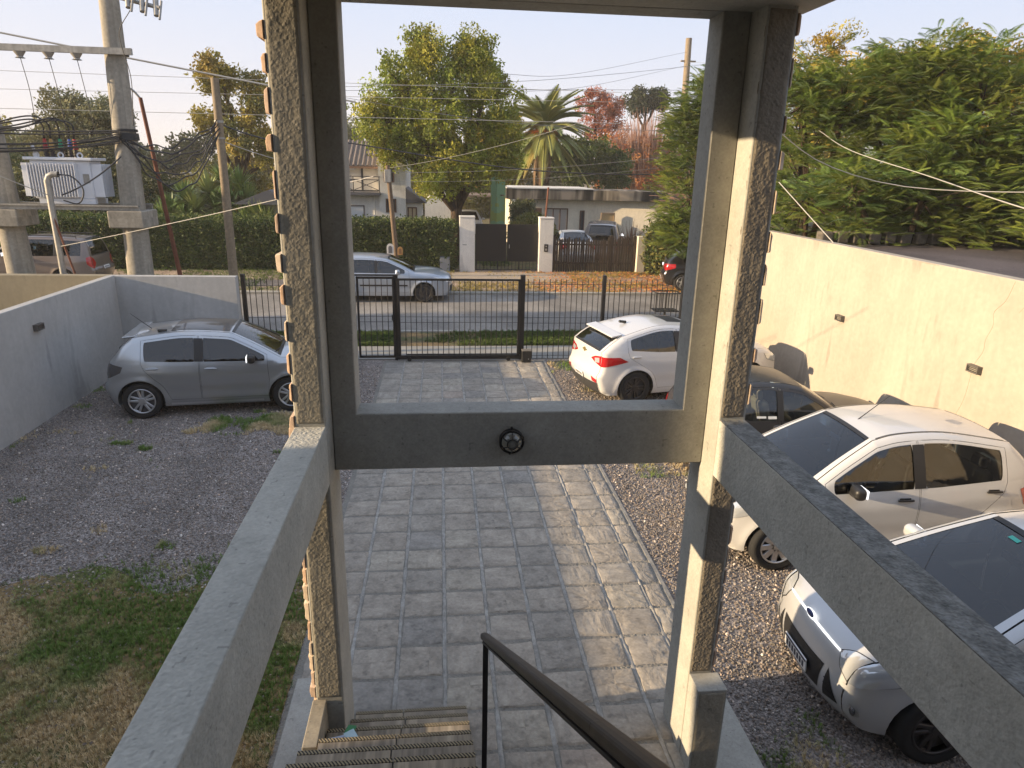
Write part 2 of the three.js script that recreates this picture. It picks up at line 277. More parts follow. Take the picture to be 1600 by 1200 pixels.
// stairs, one step = body, two treads with a ribbed nosing
{
  const tNose = dataTex(512, (u, v) => { const f = (u * 52 + v * 40) % 1; return f < .42 ? [.17, .16, .15] : [.74, .68, .56]; });
  const bNose = dataTex(512, (u, v) => ((u * 52 + v * 40) % 1) < .42 ? 0 : 1, { srgb: false });
  const mBody = mat([.25, .245, .24], .9, { map: tConc }), mTread = [[.60, .53, .42], [.56, .5, .41]].map(c => mat(c, .75, { map: tWood, bumpMap: bStone, bumpScale: .003 })), mNose = mat([.62, .6, .55], .7, { map: tNose, bumpMap: bNose, bumpScale: .003 });
  const st = thing('staircase', 'tan stone stairs with striped ribbed nosings descending to the paved driveway', 'stairs');
  for (let i = 0; i < 14; i++) {
    const y = .17 * (i + 1), z = -4.21 + .253 * i, x0 = i < 2 ? -.66 : i < 4 ? -.772 : -.84, sp = [-.31, -.28, -.29, -.3][i % 4];
    const s = part('step', bb(x0, .15, i ? y - .17 - .02 : 0, y - .02, z + .01, z + .3), mBody, st);
    for (const [a, b] of [[x0, sp - .004], [sp + .004, .16]]) { part('tread', bb(a, b, y - .02, y, z + .032, z + .262, .003), mTread[(i + (a > -.4 ? 1 : 0)) % 2], s); part('nosing', bb(a, b, y - .024, y + .002, z, z + .03, .003), mNose, s); }
  }
  const hr = thing('stair_handrail', 'brown wooden handrail on black steel posts beside the stairs', 'handrail');
  const A = v3(.2, 1.80, -2.9), B = v3(.31, 3.42, -.42), d = B.clone().sub(A), L = d.length(), an = Math.atan2(d.y, d.z);
  const sh = []; for (let k = 0; k < 16; k++) { const a = k / 16 * Math.PI * 2; sh.push([.021 * Math.sign(Math.cos(a)) * Math.pow(Math.abs(Math.cos(a)), .6), .017 * Math.sign(Math.sin(a)) * Math.pow(Math.abs(Math.sin(a)), .6)]); }
  part('rail', place(extr(sh, L, .004), A.x, A.y, A.z, -an, Math.atan2(d.x, d.z), 0), mat([.055, .042, .034], .42, { map: tWood, bumpMap: bStone, bumpScale: .001 }), hr);
  part('flat_bar', place(bb(-.016, .016, -.03, -.021, .03, L), A.x, A.y, A.z, -an, Math.atan2(d.x, d.z), 0), MT.blackIron, hr);
  for (const t of [.02, .95]) { const p = A.clone().addScaledVector(d, t), yb = Math.max(.17, .17 * Math.floor((p.z + 4.21) / .253 + 1)); part('post', [bb(p.x - .013, p.x + .013, yb - .35, p.y - .024, p.z - .013, p.z + .013), bb(p.x - .05, p.x + .013, yb - .3, yb - .26, p.z - .012, p.z + .012)], MT.blackIron, hr); }
}
// leaflets lying on the steps
{
  const pm = (c) => mat(c, .7);
  const leaf = (c, w, d, x, y, z, ry, label) => { const g = new THREE.PlaneGeometry(w, d, 6, 4); g.rotateX(-Math.PI / 2); const p = g.attributes.position; for (let i = 0; i < p.count; i++) p.setY(i, .006 * Math.sin(p.getX(i) * 20 + x * 9) + .006); const h = g.clone(); h.translate(0, -.0012, 0); single('leaflet', [place(fin(g.toNonIndexed()), x, y, z, 0, ry), place(fin(h.toNonIndexed()), x, y, z, 0, ry)], pm(c), label, 'paper', 'papers on the stairs'); };
  leaf([.55, .62, .78], .13, .1, -.685, .512, -3.58, .1, 'pale blue folded leaflet lying at the left end of the steps');
  leaf([.5, .66, .72], .07, .12, -.60, .523, -3.6, .5, 'light turquoise leaflet leaning over the pale blue one on the steps');
  leaf([.06, .25, .1], .06, .08, -.62, .515, -3.67, -.3, 'small dark green leaflet behind the pale papers on the steps');
  leaf([.08, .09, .45], .20, .05, -.72, .682, -3.30, .25, 'deep blue strip of paper on a lower step edge');
}
// the house behind the viewer and the house next door: they shade the stairs and the yard
{
  const h = thing('house_behind', 'dark rendered house wall with doorway at the top of the stairs', 'house');
  part('wall', [bb(-6, -.1, -.1, 6, 1.42, 1.7), bb(1.1, 7, -.1, 6, 1.42, 1.7), bb(-.1, 1.1, 4.6, 6, 1.42, 1.7), bb(-.1, 1.1, -.1, 2.5, 1.42, 1.7)], mat([.09, .08, .07], .9, { map: tWall }), h);
  part('door', bb(-.1, 1.1, 2.5, 4.6, 1.5, 1.56), mat([.08, .06, .05], .6), h);
  part('landing', bb(-.665, 1.685, 2.36, 2.5, -.62, 1.418), mat([.2, .19, .175], .8, { map: tConc }), h);
  const n = thing('neighbour_house', 'tall rendered house beyond the left boundary wall', 'house', [-9, 0, -2.75], .12);
  part('wall', [bb(-8, 0, 3.5, 5.25, 0, 11), bb(-8, 0, -.1, 3.498, .62, 11)], MT.cream, n); part('roof', bb(-8.2, .1, 5.252, 5.4, -.03, 11.2), MT.conc, n);
}
// ---------------------------------------------------------------- boundary walls
{
  single('boundary_wall', [bb(-6.5, -6.35, -.1, 1.88, -14.1, -2.76, .01)], MT.wallL, 'pale grey rendered boundary wall left of the gravel yard', 'wall');
  single('return_wall', [bb(-6.5, -4.07, -.1, 1.87, -14.27, -14.102, .01)], MT.wallL, 'short grey rendered wall behind the silver hatchback', 'wall');
  single('neighbour_wall', [bb(-13, -6.51, -.1, 1.86, -14.4, -14.2, .01)], MT.wallTan, 'tan rendered wall of the neighbouring lot under the transformer', 'wall');
  const w = thing('boundary_wall_right', 'tall cream rendered boundary wall beside the parked white cars', 'wall'); w.name = 'cream_boundary_wall';
  part('wall', bb(7, 7.2, -.1, 2.88, -14.55, 1.4, .012), MT.wallR, w);
  const crack = (pts, r) => tube(pts.map(([z, y]) => [7.0005, y, z]), r, pts.length * 4, 4);
  part('crack', [crack([[-7.72, 2.86], [-7.80, 2.6], [-7.94, 2.42], [-7.90, 2.28], [-7.97, 2.05], [-7.96, 1.92], [-8.06, 1.70], [-8.07, 1.6], [-8.1, 1.2], [-8.2, .9]], .0035), crack([[-7.36, 2.86], [-7.45, 2.66], [-7.56, 2.5]], .0025)], mat([.30, .24, .18], 1), w);
  single('return_wall', [bb(6.2, 6.998, -.1, 1.92, -14.62, -14.48, .01)], MT.wallR, 'short cream wall closing the corner behind the white hatchback', 'wall');
}
function sconce(x, y, z, dir, label) {
  const s = thing('wall_lamp', label, 'lamp', [x, y, z], dir > 0 ? 0 : Math.PI, 'louvred lamps on the boundary walls');
  part('housing', [bb(.0, .07, .03, .05, -.1, .1), bb(0, .07, -.05, -.03, -.1, .1), bb(0, .07, -.03, .03, -.1, -.085), bb(0, .07, -.03, .03, .085, .1)], mat([.10, .09, .08], .5), s);
  part('louvre', [bb(.02, .06, .008, .014, -.085, .085), bb(.02, .06, -.014, -.008, -.085, .085)], mat([.12, .11, .1], .5), s);
  part('diffuser', bb(.002, .03, -.03, .03, -.085, .085), mat([.35, .32, .27], .4), s);
}
sconce(-6.352, 1.5, -11.25, 1, 'small dark louvred lamp on the pale grey left wall');
sconce(6.998, 1.66, -11.2, -1, 'louvred lamp on the cream wall nearer the street');
sconce(6.998, 1.66, -8.0, -1, 'louvred lamp on the cream wall below the long crack');
// low roof and stone wall beyond the cream wall
{
  const s = thing('neighbour_shed', 'dark flat shed roof with low stone parapet behind the cream wall', 'shed');
  part('roof', bb(7.35, 13.5, 2.62, 2.72, -13.2, -2), mat([.13, .11, .12], .8, { map: tAsph }), s);
  part('wall', bb(7.35, 13.3, -.1, 2.618, -13.0, -2), MT.wallTan, s);
  for (let i = 0; i < 34; i++) part('stone', rbox(rr(.24, .31), .24, .25, .04, 7.6 + (i % 17) * .34 + (i > 16 ? .15 : 0), 2.6 + .25 * Math.floor(i / 17) + .0, -13.45, 0, rr(-.05, .05), 0), mat([.17, .15, .13], 1, { map: tStone }), s);
  part('pole', bb(8.4, 12.6, -.1, 2.475, -13.55, -13.35), MT.wallTan, s).name = 'base_wall';
  part('sheet_metal', bb(9.6, 12.4, 2.80, 2.84, -9.5, -7), MT.galv, s);
}
// ---------------------------------------------------------------- street fence and gates
{
  const bar = cyl(.0085, .0085, 1, 0, .5, 0, 6), wire = cyl(.005, .005, 1, 0, 0, 0, 5, 0, 0, Math.PI / 2);
  const bars = (o, x0, x1, y0, y1, z, step = .117) => { const n = Math.round((x1 - x0) / step); for (let i = 1; i < n; i++) { const b = mesh('bar', bar, MT.blackIron); b.position.set(x0 + (x1 - x0) * i / n, y0, z); b.scale.y = y1 - y0; o.add(b); } };
  const wires = (o, x0, x1, ys, z) => ys.forEach(y => { const b = mesh('cross_wire', wire, MT.blackIron); b.position.set((x0 + x1) / 2, y, z + .01); b.scale.x = 1; b.scale.y = 1; b.geometry = cyl(.005, .005, x1 - x0, 0, 0, 0, 5, 0, 0, Math.PI / 2); o.add(b); });
  const post = (o, x, h = 1.82, w = .08) => part('post', rbox(w, h, w, .008, x, h / 2, -14.55), MT.blackIron, o);
  const Z = -14.55;
  let o = thing('iron_fence', 'black iron bar fence left of the gates beside the grey wall', 'fence', [0, 0, 0], 0, 'street fence'); post(o, -4.06, 1.86); post(o, -1.83, 1.84, .06); bars(o, -4.06, -1.83, .03, 1.77, Z); wires(o, -4.06, -1.83, [.12, .95, 1.62], Z);
  o = thing('pedestrian_gate', 'narrow black iron gate with vertical bars left of the sliding gate', 'gate', [0, 0, 0], 0, 'street fence');
  part('frame', [rbox(.78, .05, .04, .005, -1.38, 1.80, Z), rbox(.78, .05, .04, .005, -1.38, .09, Z), rbox(.045, 1.76, .04, .005, -1.752, .945, Z), rbox(.045, 1.76, .04, .005, -1.012, .945, Z)], MT.blackIron, o); bars(o, -1.75, -1.01, .1, 1.79, Z); wires(o, -1.75, -1.01, [.86, .98], Z);
  part('lintel_bar', rbox(.9, .035, .05, .005, -1.38, 1.855, Z), MT.blackIron, o); part('lock', rbox(.03, .12, .07, .005, -1.04, .95, Z + .01), MT.black, o);
  o = thing('sliding_gate', 'wide black iron sliding gate across the end of the driveway', 'gate', [0, 0, 0], 0, 'street fence');
  part('frame', [rbox(2.62, .045, .045, .005, .38, 1.775, Z + .06), rbox(2.7, .08, .05, .005, .36, .09, Z + .06), rbox(.05, 1.73, .045, .005, -.90, .92, Z + .06), rbox(.05, 1.73, .045, .005, 1.66, .92, Z + .06)], MT.blackIron, o); bars(o, -.88, 1.64, .1, 1.77, Z + .06); wires(o, -.88, 1.64, [.86, .98], Z + .06);
  for (const x of [-.7, 1.45]) { part('roller', cyl(.045, .045, .03, x, .05, Z + .1, 16, Math.PI / 2), MT.black, o); }
  part('rack', rbox(2.4, .025, .02, .004, .45, .16, Z + .1), MT.black, o); part('track', bb(-.95, 1.8, .02, .03, Z + .05, Z + .075), MT.steel, o);
  o = thing('gate_post', 'thick black steel post between the two gates', 'post', [0, 0, 0], 0, 'street fence'); part('tube', rbox(.1, 1.84, .09, .008, -.965, .92, Z - .06), MT.blackIron, o); part('cap', rbox(.11, .015, .1, .004, -.965, 1.845, Z - .06), MT.black, o);
  o = thing('iron_fence', 'black iron bar fence right of the sliding gate behind the white hatchback', 'fence', [0, 0, 0], 0, 'street fence'); post(o, 1.74, 1.88, .1); post(o, 3.52, 1.88); post(o, 5.3, 1.88); bars(o, 1.74, 3.52, .03, 1.79, Z); bars(o, 3.52, 5.3, .03, 1.79, Z); bars(o, 5.3, 6.2, .03, 1.79, Z); wires(o, 1.74, 6.2, [.1, .83, .95, 1.68], Z);
  o = thing('gate_motor', 'black box motor at the foot of the sliding gate post', 'gate motor', [1.83, 0, -14.32]); part('housing', rbox(.2, .26, .16, .012, 0, .14, 0), MT.black, o); part('lid', rbox(.21, .02, .17, .006, 0, .278, 0), mat([.16, .14, .11], .6), o); part('keyhole', cyl(.012, .012, .012, .04, .1, .082, 10, Math.PI / 2), MT.steel, o);
  o = thing('litter_basket', 'dark wire rubbish basket on the near verge behind the fence', 'basket', [5.55, 0, -16.4]);
  const bk = []; for (let i = 0; i < 9; i++) { const x = -.3 + i * .075; bk.push(rod([x, .75, .2], [x, 1.2, .2], .007), rod([x, .75, -.2], [x, 1.2, -.2], .007)); } for (const y of [.75, 1.2]) bk.push(rod([-.3, y, .2], [.3, y, .2], .012), rod([-.3, y, -.2], [.3, y, -.2], .012), rod([-.3, y, -.2], [-.3, y, .2], .012), rod([.3, y, -.2], [.3, y, .2], .012)); part('cage', bk, MT.blackIron, o); part('post', rod([0, -.05, 0], [0, .76, 0], .03), MT.blackIron, o); part('floor', bb(-.3, .3, .745, .755, -.2, .2), MT.blackIron, o);
}
// ---------------------------------------------------------------- cars: a body shell cut from one side-view drawing, x forward, y up, z to the car's right
const glassM = (t, r = .02) => phys(t, r, { transmission: 1, thickness: 0, ior: 1.75, specularIntensity: 1 });
const CM = {
  trim: mat([.016, .016, .017], .45), trimMatte: mat([.03, .03, .031], .7), inner: mat([.03, .03, .032], .9), seat: mat([.07, .068, .065], .9), seatPale: mat([.30, .29, .28], .9),
  red: phys([.42, .012, .014], .15, { clearcoat: 1 }), lampClear: phys([.62, .65, .68], .06, { clearcoat: 1, metalness: .45 }), lampDark: phys([.05, .05, .055], .1, { clearcoat: 1 }), lampInner: mat([.2, .2, .21], .12, { metalness: 1 }),
  plate: mat([.78, .78, .76], .5), plateMark: mat([.03, .035, .06], .5), amber: phys([.7, .25, .03], .2), hub: mat([.12, .12, .125], .4, { metalness: .5 }), rimSilver: mat([.62, .63, .65], .28, { metalness: .85 }), rimDark: mat([.06, .055, .055], .4, { metalness: .5 }), sticker: mat([.7, .72, .72], .5),
};
const paint = (c, metal = 0, rough = .32) => phys(c, rough, { metalness: metal, clearcoat: 1, clearcoatRoughness: .06 });
function chaikin(p, n = 2) { for (let k = 0; k < n; k++) { const q = []; for (let i = 0; i < p.length; i++) { const a = p[i], b = p[(i + 1) % p.length]; q.push([a[0] * .75 + b[0] * .25, a[1] * .75 + b[1] * .25], [a[0] * .25 + b[0] * .75, a[1] * .25 + b[1] * .75]); } p = q; } return p; }
function area2(p) { let s = 0; for (let i = 0; i < p.length; i++) { const a = p[i], b = p[(i + 1) % p.length]; s += a[0] * b[1] - b[0] * a[1]; } return s / 2; }
function inset(p, d) { const s = area2(p) > 0 ? 1 : -1, n = p.length; return p.map((q, i) => { const a = p[(i + n - 1) % n], b = p[(i + 1) % n]; let tx = b[0] - a[0], ty = b[1] - a[1]; const l = Math.hypot(tx, ty) || 1; return [q[0] - s * ty / l * d, q[1] + s * tx / l * d]; }); }
function tess(outline, holes, maxLen) {   // triangulate a 2D outline with holes and split long edges
  const o = outline.map(p => new THREE.Vector2(...p)), hs = holes.map(h => h.map(p => new THREE.Vector2(...p)));
  if (THREE.ShapeUtils.isClockWise(o)) o.reverse(); hs.forEach(h => { if (!THREE.ShapeUtils.isClockWise(h)) h.reverse(); });
  const all = [...o, ...hs.flat()].map(v => [v.x, v.y]);
  let tr = THREE.ShapeUtils.triangulateShape(o, hs).map(t => t.map(i => all[i]));
  for (let pass = 0; pass < 7; pass++) {
    let split = false; const out = [];
    for (const [a, b, c] of tr) {
      const L = (p, q) => Math.hypot(p[0] - q[0], p[1] - q[1]) > maxLen((p[0] + q[0]) / 2, (p[1] + q[1]) / 2), M = (p, q) => [(p[0] + q[0]) / 2, (p[1] + q[1]) / 2];
      const s0 = L(a, b), s1 = L(b, c), s2 = L(c, a), n = s0 + s1 + s2;
      if (!n) { out.push([a, b, c]); continue; } split = true;
      if (n == 3) { const x = M(a, b), y = M(b, c), z = M(c, a); out.push([a, x, z], [x, b, y], [z, y, c], [x, y, z]); }
      else if (n == 2) { let [p, q, r] = !s2 ? [a, b, c] : !s0 ? [b, c, a] : [c, a, b]; const x = M(p, q), y = M(q, r); out.push([p, x, r], [x, y, r], [x, q, y]); }   // edges pq and qr
      else { let [p, q, r] = s0 ? [a, b, c] : s1 ? [b, c, a] : [c, a, b]; const x = M(p, q); out.push([p, x, r], [x, q, r]); }
    }
    tr = out; if (!split) break;
  }
  return tr;
}
function crv(pts, step = .04) { const c = new THREE.CatmullRomCurve3(pts.map(p => v3(p[0], p[1], 0)), false, 'centripetal'), n = Math.max(3, Math.ceil(c.getLength() / step)); return c.getSpacedPoints(n).map(p => [p.x, p.y]); }

function makeCar(o) {
  const root = thing(o.name, o.label, 'car', o.pos, o.turn, o.group); if (o.scale) root.scale.setScalar(o.scale);
  const { W, xf, xr, rw, belt, tumble = .4 } = o, sill = o.sill ?? .2, ra = rw + .05, fil = o.fillet ?? .085;
  const names = ['front', 'hood', 'wind', 'roof', 'rear', 'tail'], prof = [], seg = {};
  for (const n of names) { const c = crv(o.prof[n]); if (prof.length) c.shift(); const s = prof.length ? prof.length - 1 : 0; prof.push(...c); seg[n] = [s, prof.length - 1]; }
  const nP = prof.length, PX = Float64Array.from(prof, p => p[0]), PY = Float64Array.from(prof, p => p[1]), xFront = Math.max(...prof.map(p => p[0])), xRear = Math.min(...prof.map(p => p[0]));
  const beltY = x => { const b = belt; if (x >= b[0][0]) return b[0][1]; for (let i = 1; i < b.length; i++) if (x >= b[i][0]) return lerp(b[i][1], b[i - 1][1], (x - b[i][0]) / (b[i - 1][0] - b[i][0])); return b.at(-1)[1]; };
  const dist = (x, y) => { let m = 81; for (let i = 0; i < nP - 1; i++) { const ax = PX[i], ay = PY[i], dx = PX[i + 1] - ax, dy = PY[i + 1] - ay; let t = ((x - ax) * dx + (y - ay) * dy) / (dx * dx + dy * dy); t = t < 0 ? 0 : t > 1 ? 1 : t; const ex = x - ax - t * dx, ey = y - ay - t * dy, e = ex * ex + ey * ey; if (e < m) m = e; } return Math.sqrt(m); };
  const w0 = (x, y) => {
    const tF = clamp((x - (xFront - 1.05)) / 1.05), tR = clamp(((xRear + .8) - x) / .8), pl = 1 - .25 * Math.pow(tF, 2.7) - .13 * Math.pow(tR, 2.6), yb = beltY(x);
    const low = y2 => y2 < .5 ? 1 - .05 * ((.5 - y2) / .3) ** 2 : 1 - .05 * ((y2 - .5) / .5) ** 2;
    let s = W * low(Math.min(y, yb)); { const q = y - yb, h = .5 * (q + Math.sqrt(q * q + .0022)); s -= tumble * h + .12 * h * h; }
    for (const xc of [xf, xr]) { const d = Math.hypot(x - xc, y - rw); if (d > ra - .03) s += .02 * Math.exp(-(((d - ra) / .055) ** 2)) * sstep(.15, .35, y); }
    s += .009 * Math.exp(-(((y - (yb - .17)) / .09) ** 2)) - .016 * Math.exp(-(((y - .44) / .1) ** 2)) * sstep(xr, xr + .5, x) * (1 - sstep(xf - .5, xf, x));
    return s * pl;
  };
  const wS = (x, y) => { const d = Math.max(.0015, dist(x, y)); return w0(x, y) - (d < fil ? fil - Math.sqrt(fil * fil - (fil - d) ** 2) : 0); };
  function sideGeo(tr, off = 0, sides = [-1, 1]) {
    const P = [], N = [], U = [], cache = new Map(), e = .006;
    const at = (x, y) => { const k = x.toFixed(4) + ',' + y.toFixed(4); let c = cache.get(k); if (!c) { const w = wS(x, y), gx = (wS(x + e, y) - wS(x - e, y)) / (2 * e), gy = (wS(x, y + e) - w > -.001 || dist(x, y) > e * 2 ? (wS(x, y + e) - wS(x, y - e)) / (2 * e) : (w - wS(x, y - e)) / e); let n = v3(-gx, -gy, 1); const d = dist(x, y); if (d < .012) { let bi = 0, bd = 9; for (let i = 0; i < nP; i++) { const q = Math.hypot(prof[i][0] - x, prof[i][1] - y); if (q < bd) { bd = q; bi = i; } } const t = norm(bi); n = v3(t[0], t[1], .18 + d * 20); } n.normalize(); c = [w, n]; cache.set(k, c); } return c; };
    for (const s of sides) for (const t of tr) { const q = s > 0 ? t : [t[0], t[2], t[1]]; for (const [x, y] of q) { const [w, n] = at(x, y); P.push(x + n.x * off, y + n.y * off, s * (w + n.z * off)); N.push(n.x, n.y, s * n.z); U.push(x, y); } }
    const g = new THREE.BufferGeometry(); g.setAttribute('position', new THREE.Float32BufferAttribute(P, 3)); g.setAttribute('normal', new THREE.Float32BufferAttribute(N, 3)); g.setAttribute('uv', new THREE.Float32BufferAttribute(U, 2)); return g;
  }
  function norm(i) { const a = prof[Math.max(0, i - 1)], b = prof[Math.min(nP - 1, i + 1)], l = Math.hypot(b[0] - a[0], b[1] - a[1]) || 1; return [(b[1] - a[1]) / l, -(b[0] - a[0]) / l]; }
  const bowK = [[0, .09], [seg.front[1], .09], [seg.hood[1], .05], [seg.wind[1], .03], [seg.roof[1], .03], [seg.rear[1], .05], [nP - 1, .06]];
  const bow = s => { for (let i = 1; i < bowK.length; i++) if (s <= bowK[i][0]) return lerp(bowK[i - 1][1], bowK[i][1], (s - bowK[i - 1][0]) / Math.max(1, bowK[i][0] - bowK[i - 1][0])); return .06; };
  const hwC = prof.map(p => w0(p[0], p[1]) - fil);
  const hw = s => { const i = clamp(Math.floor(s), 0, nP - 2); return lerp(hwC[i], hwC[i + 1], s - i); };
  const SP = (s, z, off = 0) => { const i = clamp(Math.floor(s), 0, nP - 2), t = s - i, a = norm(i), b = norm(i + 1), n = [lerp(a[0], b[0], t), lerp(a[1], b[1], t)], u = z / hw(s), d = bow(s) * (1 - Math.pow(Math.abs(u), 2.2)) + off; return v3(lerp(prof[i][0], prof[i + 1][0], t) + n[0] * d, lerp(prof[i][1], prof[i + 1][1], t) + n[1] * d, z); };
  function gridGeo(s0, s1, u0, u1, off = 0, nu = 18) {
    const ns = Math.max(1, Math.round(s1 - s0)), P = [], id = [];
    for (let i = 0; i <= ns; i++) for (let j = 0; j <= nu; j++) { const s = lerp(s0, s1, i / ns), p = SP(s, lerp(u0, u1, j / nu) * hw(s), off); P.push(p.x, p.y, p.z); }
    for (let i = 0; i < ns; i++) for (let j = 0; j < nu; j++) { const a = i * (nu + 1) + j; id.push(a, a + 1, a + nu + 1, a + 1, a + nu + 2, a + nu + 1); }
    const g = new THREE.BufferGeometry(); g.setAttribute('position', new THREE.Float32BufferAttribute(P, 3)); g.setIndex(id); g.computeVertexNormals(); return fin(g);
  }
  function patchGeo(poly, off = .004) {   // polygon in (s, z) on the front, hood, roof or tail
    const tr = tess(poly, [], (s) => 1e9), P = [], list = []; const k = .05;
    let q = tess(poly.map(([s, z]) => [s * k, z]), [], () => .05);
    for (const t of q) for (const [s, z] of t) { const p = SP(s / k, z, off); P.push(p.x, p.y, p.z); }
    const g = new THREE.BufferGeometry(); g.setAttribute('position', new THREE.Float32BufferAttribute(P, 3)); return fin(mergeVertices((g.computeVertexNormals(), g.deleteAttribute('normal'), g))).clone();
  }
  const smooth = g => { const h = mergeVertices((g.deleteAttribute('normal'), g.deleteAttribute('uv'), g), 1e-4); h.computeVertexNormals(); return fin(h); };
  const patch = (poly, off) => smooth(patchGeo(poly, off));
  const sAt = (n, t) => lerp(seg[n][0], seg[n][1], t);
  const topY = x => { let best = -1; for (let i = seg.hood[0]; i < seg.rear[1]; i++) { const a = prof[i], b = prof[i + 1]; if ((x <= a[0] && x >= b[0])) best = Math.max(best, lerp(a[1], b[1], (a[0] - x) / Math.max(1e-6, a[0] - b[0]))); } return best; };
  // windows in the side view
  const win = (xa, xb, m, cutTop = 0) => { const top = [], bot = []; for (let k = 0; k <= 16; k++) { const x = lerp(xa, xb, k / 16), t = topY(x) - m, b = beltY(x) + .025; if (t > b + .01) { top.push([x, t]); bot.push([x, b]); } } return chaikin([...top, ...bot.reverse()], 2); };
  const M = o.winMargin ?? .085, wins = o.windows.map(([a, b]) => win(a, b, M));
  // doors
  let doors = [];
  if (o.doors) {
    const { f, b, r } = o.doors, dm = M - .035, line = (xa, xb) => { const t = []; for (let k = 0; k <= 14; k++) { const x = lerp(xa, xb, k / 14), y = topY(x) - dm; if (y > beltY(x) + .02) t.push([x, y]); } return t; };
    const fr = [[f - .02, .31], [f + .015, .6], [f, beltY(f) - .01], ...line(Math.min(f, o.windows[0][0] + .12), b + .006), [b + .006, .31]];
    const arc = []; for (let a = 15; a <= 62; a += 8) arc.push([xr + (ra + .07) * Math.cos(a * Math.PI / 180), rw + (ra + .07) * Math.sin(a * Math.PI / 180)]);
    doors = r === undefined ? [fr] : [fr, [[b - .006, .31], ...line(b - .006, r), [r - .01, beltY(r)], [r + .03, beltY(r) - .12], ...arc.reverse(), [xr + ra + .1, .31]]];
  }
  // outline with wheel arches
  const bot = [], arch = xc => { const a = []; const st = Math.asin(clamp((sill - rw) / ra, -1, 1)); for (let k = 0; k <= 18; k++) { const t = lerp(Math.PI - st, st, k / 18); a.push([xc + ra * Math.cos(t), rw + ra * Math.sin(t)]); } return a; };
  bot.push(...arch(xr), ...arch(xf));
  const outline = [...prof, ...bot];
  const ml = (x, y) => { const d = dist(x, y); return d < .03 ? .03 : d < .1 ? .05 : .075; };
  const holes = doors.length ? [...doors, ...wins.slice(doors.length)] : wins;
  const bodyTris = tess(outline, holes, ml);
  const s = seg, A = .9;
  const sg = [sideGeo(bodyTris), gridGeo(0, s.hood[1], -1, 1), gridGeo(s.roof[0], s.roof[1], -1, 1), gridGeo(s.tail[0], s.tail[1], -1, 1)];
  for (const n of ['wind', 'rear']) for (const [a, b] of [[-1, -A], [A, 1]]) sg.push(gridGeo(s[n][0], s[n][1], a, b, 0, 3));
  const body = part('body', sg.map(g => fin(g, false)), o.paint, root);
  if (o.roofM) part('roof_panel', gridGeo(sAt('roof', .02), sAt('roof', o.roofEnd ?? .7), -.86, .86, .004), o.roofM, root);
  // doors with their windows
  const glass = o.glass ?? glassM([.32, .36, .36]);
  doors.forEach((d, i) => {
    for (const sd of [-1, 1]) {
      const dr = part('door', sideGeo(tess(inset(d, .005), wins[i] ? [wins[i]] : [], ml), 0, [sd]), o.paint, root);
      if (wins[i]) { part('window', sideGeo(tess(inset(wins[i], -.006), [], () => .15), -.008, [sd]), glass, dr); }
      const xs = d.map(p => p[0]), hx = Math.min(...xs.filter((_, k) => d[k][1] > .5)) + .17, hy = beltY(hx) - .085;
      const hz = sd * (wS(hx, hy) + .012);
      part('handle', [rbox(.19, .024, .022, .01, hx, hy, hz + sd * .012), rbox(.13, .045, .012, .006, hx, hy, hz - sd * .008)], o.handleM ?? o.paint, dr);
    }
  });
  wins.slice(doors.length).forEach(wn => { for (const sd of [-1, 1]) part('side_window', sideGeo(tess(inset(wn, -.006), [], () => .15), -.008, [sd]), glass, root); });
  // black pillar trims between the side windows
  if (o.windows.length > 1) { for (let i = 0; i + 1 < wins.length; i++) { const xa = o.windows[i][1], xb = o.windows[i + 1][0], t = []; for (let k = 0; k <= 4; k++) t.push([lerp(xa + .008, xb - .008, k / 4), topY(lerp(xa, xb, k / 4)) - M - .005]); for (let k = 4; k >= 0; k--) { const x = lerp(xa + .008, xb - .008, k / 4); t.push([x, beltY(x) + .026]); } for (const sd of [-1, 1]) part('pillar_trim', sideGeo(tess(t, [], () => .08), .004, [sd]), o.pillarM ?? CM.trim, root); } }
  part('windscreen', gridGeo(s.wind[0], s.wind[1], -A, A, -.004), o.screenGlass ?? glass, root);
  part('rear_window', gridGeo(sAt('rear', .06), sAt('rear', .94), -A, A, -.004), o.rearGlass ?? glass, root);
  for (const [a, b] of [[sAt('wind', 0), sAt('wind', .07)], [sAt('wind', .95), sAt('wind', 1)], [s.rear[0], sAt('rear', .07)], [sAt('rear', .93), s.rear[1]]]) part('window_seal', gridGeo(a, b, -A, A, .003), CM.trim, root);
  if (o.doors) { for (const z of [.12, -.42]) { const a = SP(sAt('wind', .02), z, .02), b = SP(sAt('wind', .12), z + .42, .012); part('wiper', rod(a, b, .008, .006), CM.trimMatte, root); } }
  // wheels
  const tw = .095, tp = [[rw * .66, -tw + .01], [rw * .86, -tw - .008], [rw * .965, -tw + .008], [rw, -tw + .035], [rw, tw - .035], [rw * .965, tw - .008], [rw * .86, tw + .008], [rw * .66, tw - .01]].map(p => new THREE.Vector2(...p));
  const tyreG = fin(place(new THREE.LatheGeometry(tp, 36), 0, 0, 0, Math.PI / 2)), R = rw * .665, rim = [], ns = o.spokes ?? 5;
  rim.push(fin(place(new THREE.TorusGeometry(R * .985, .012, 6, 36), 0, 0, tw - .012)));
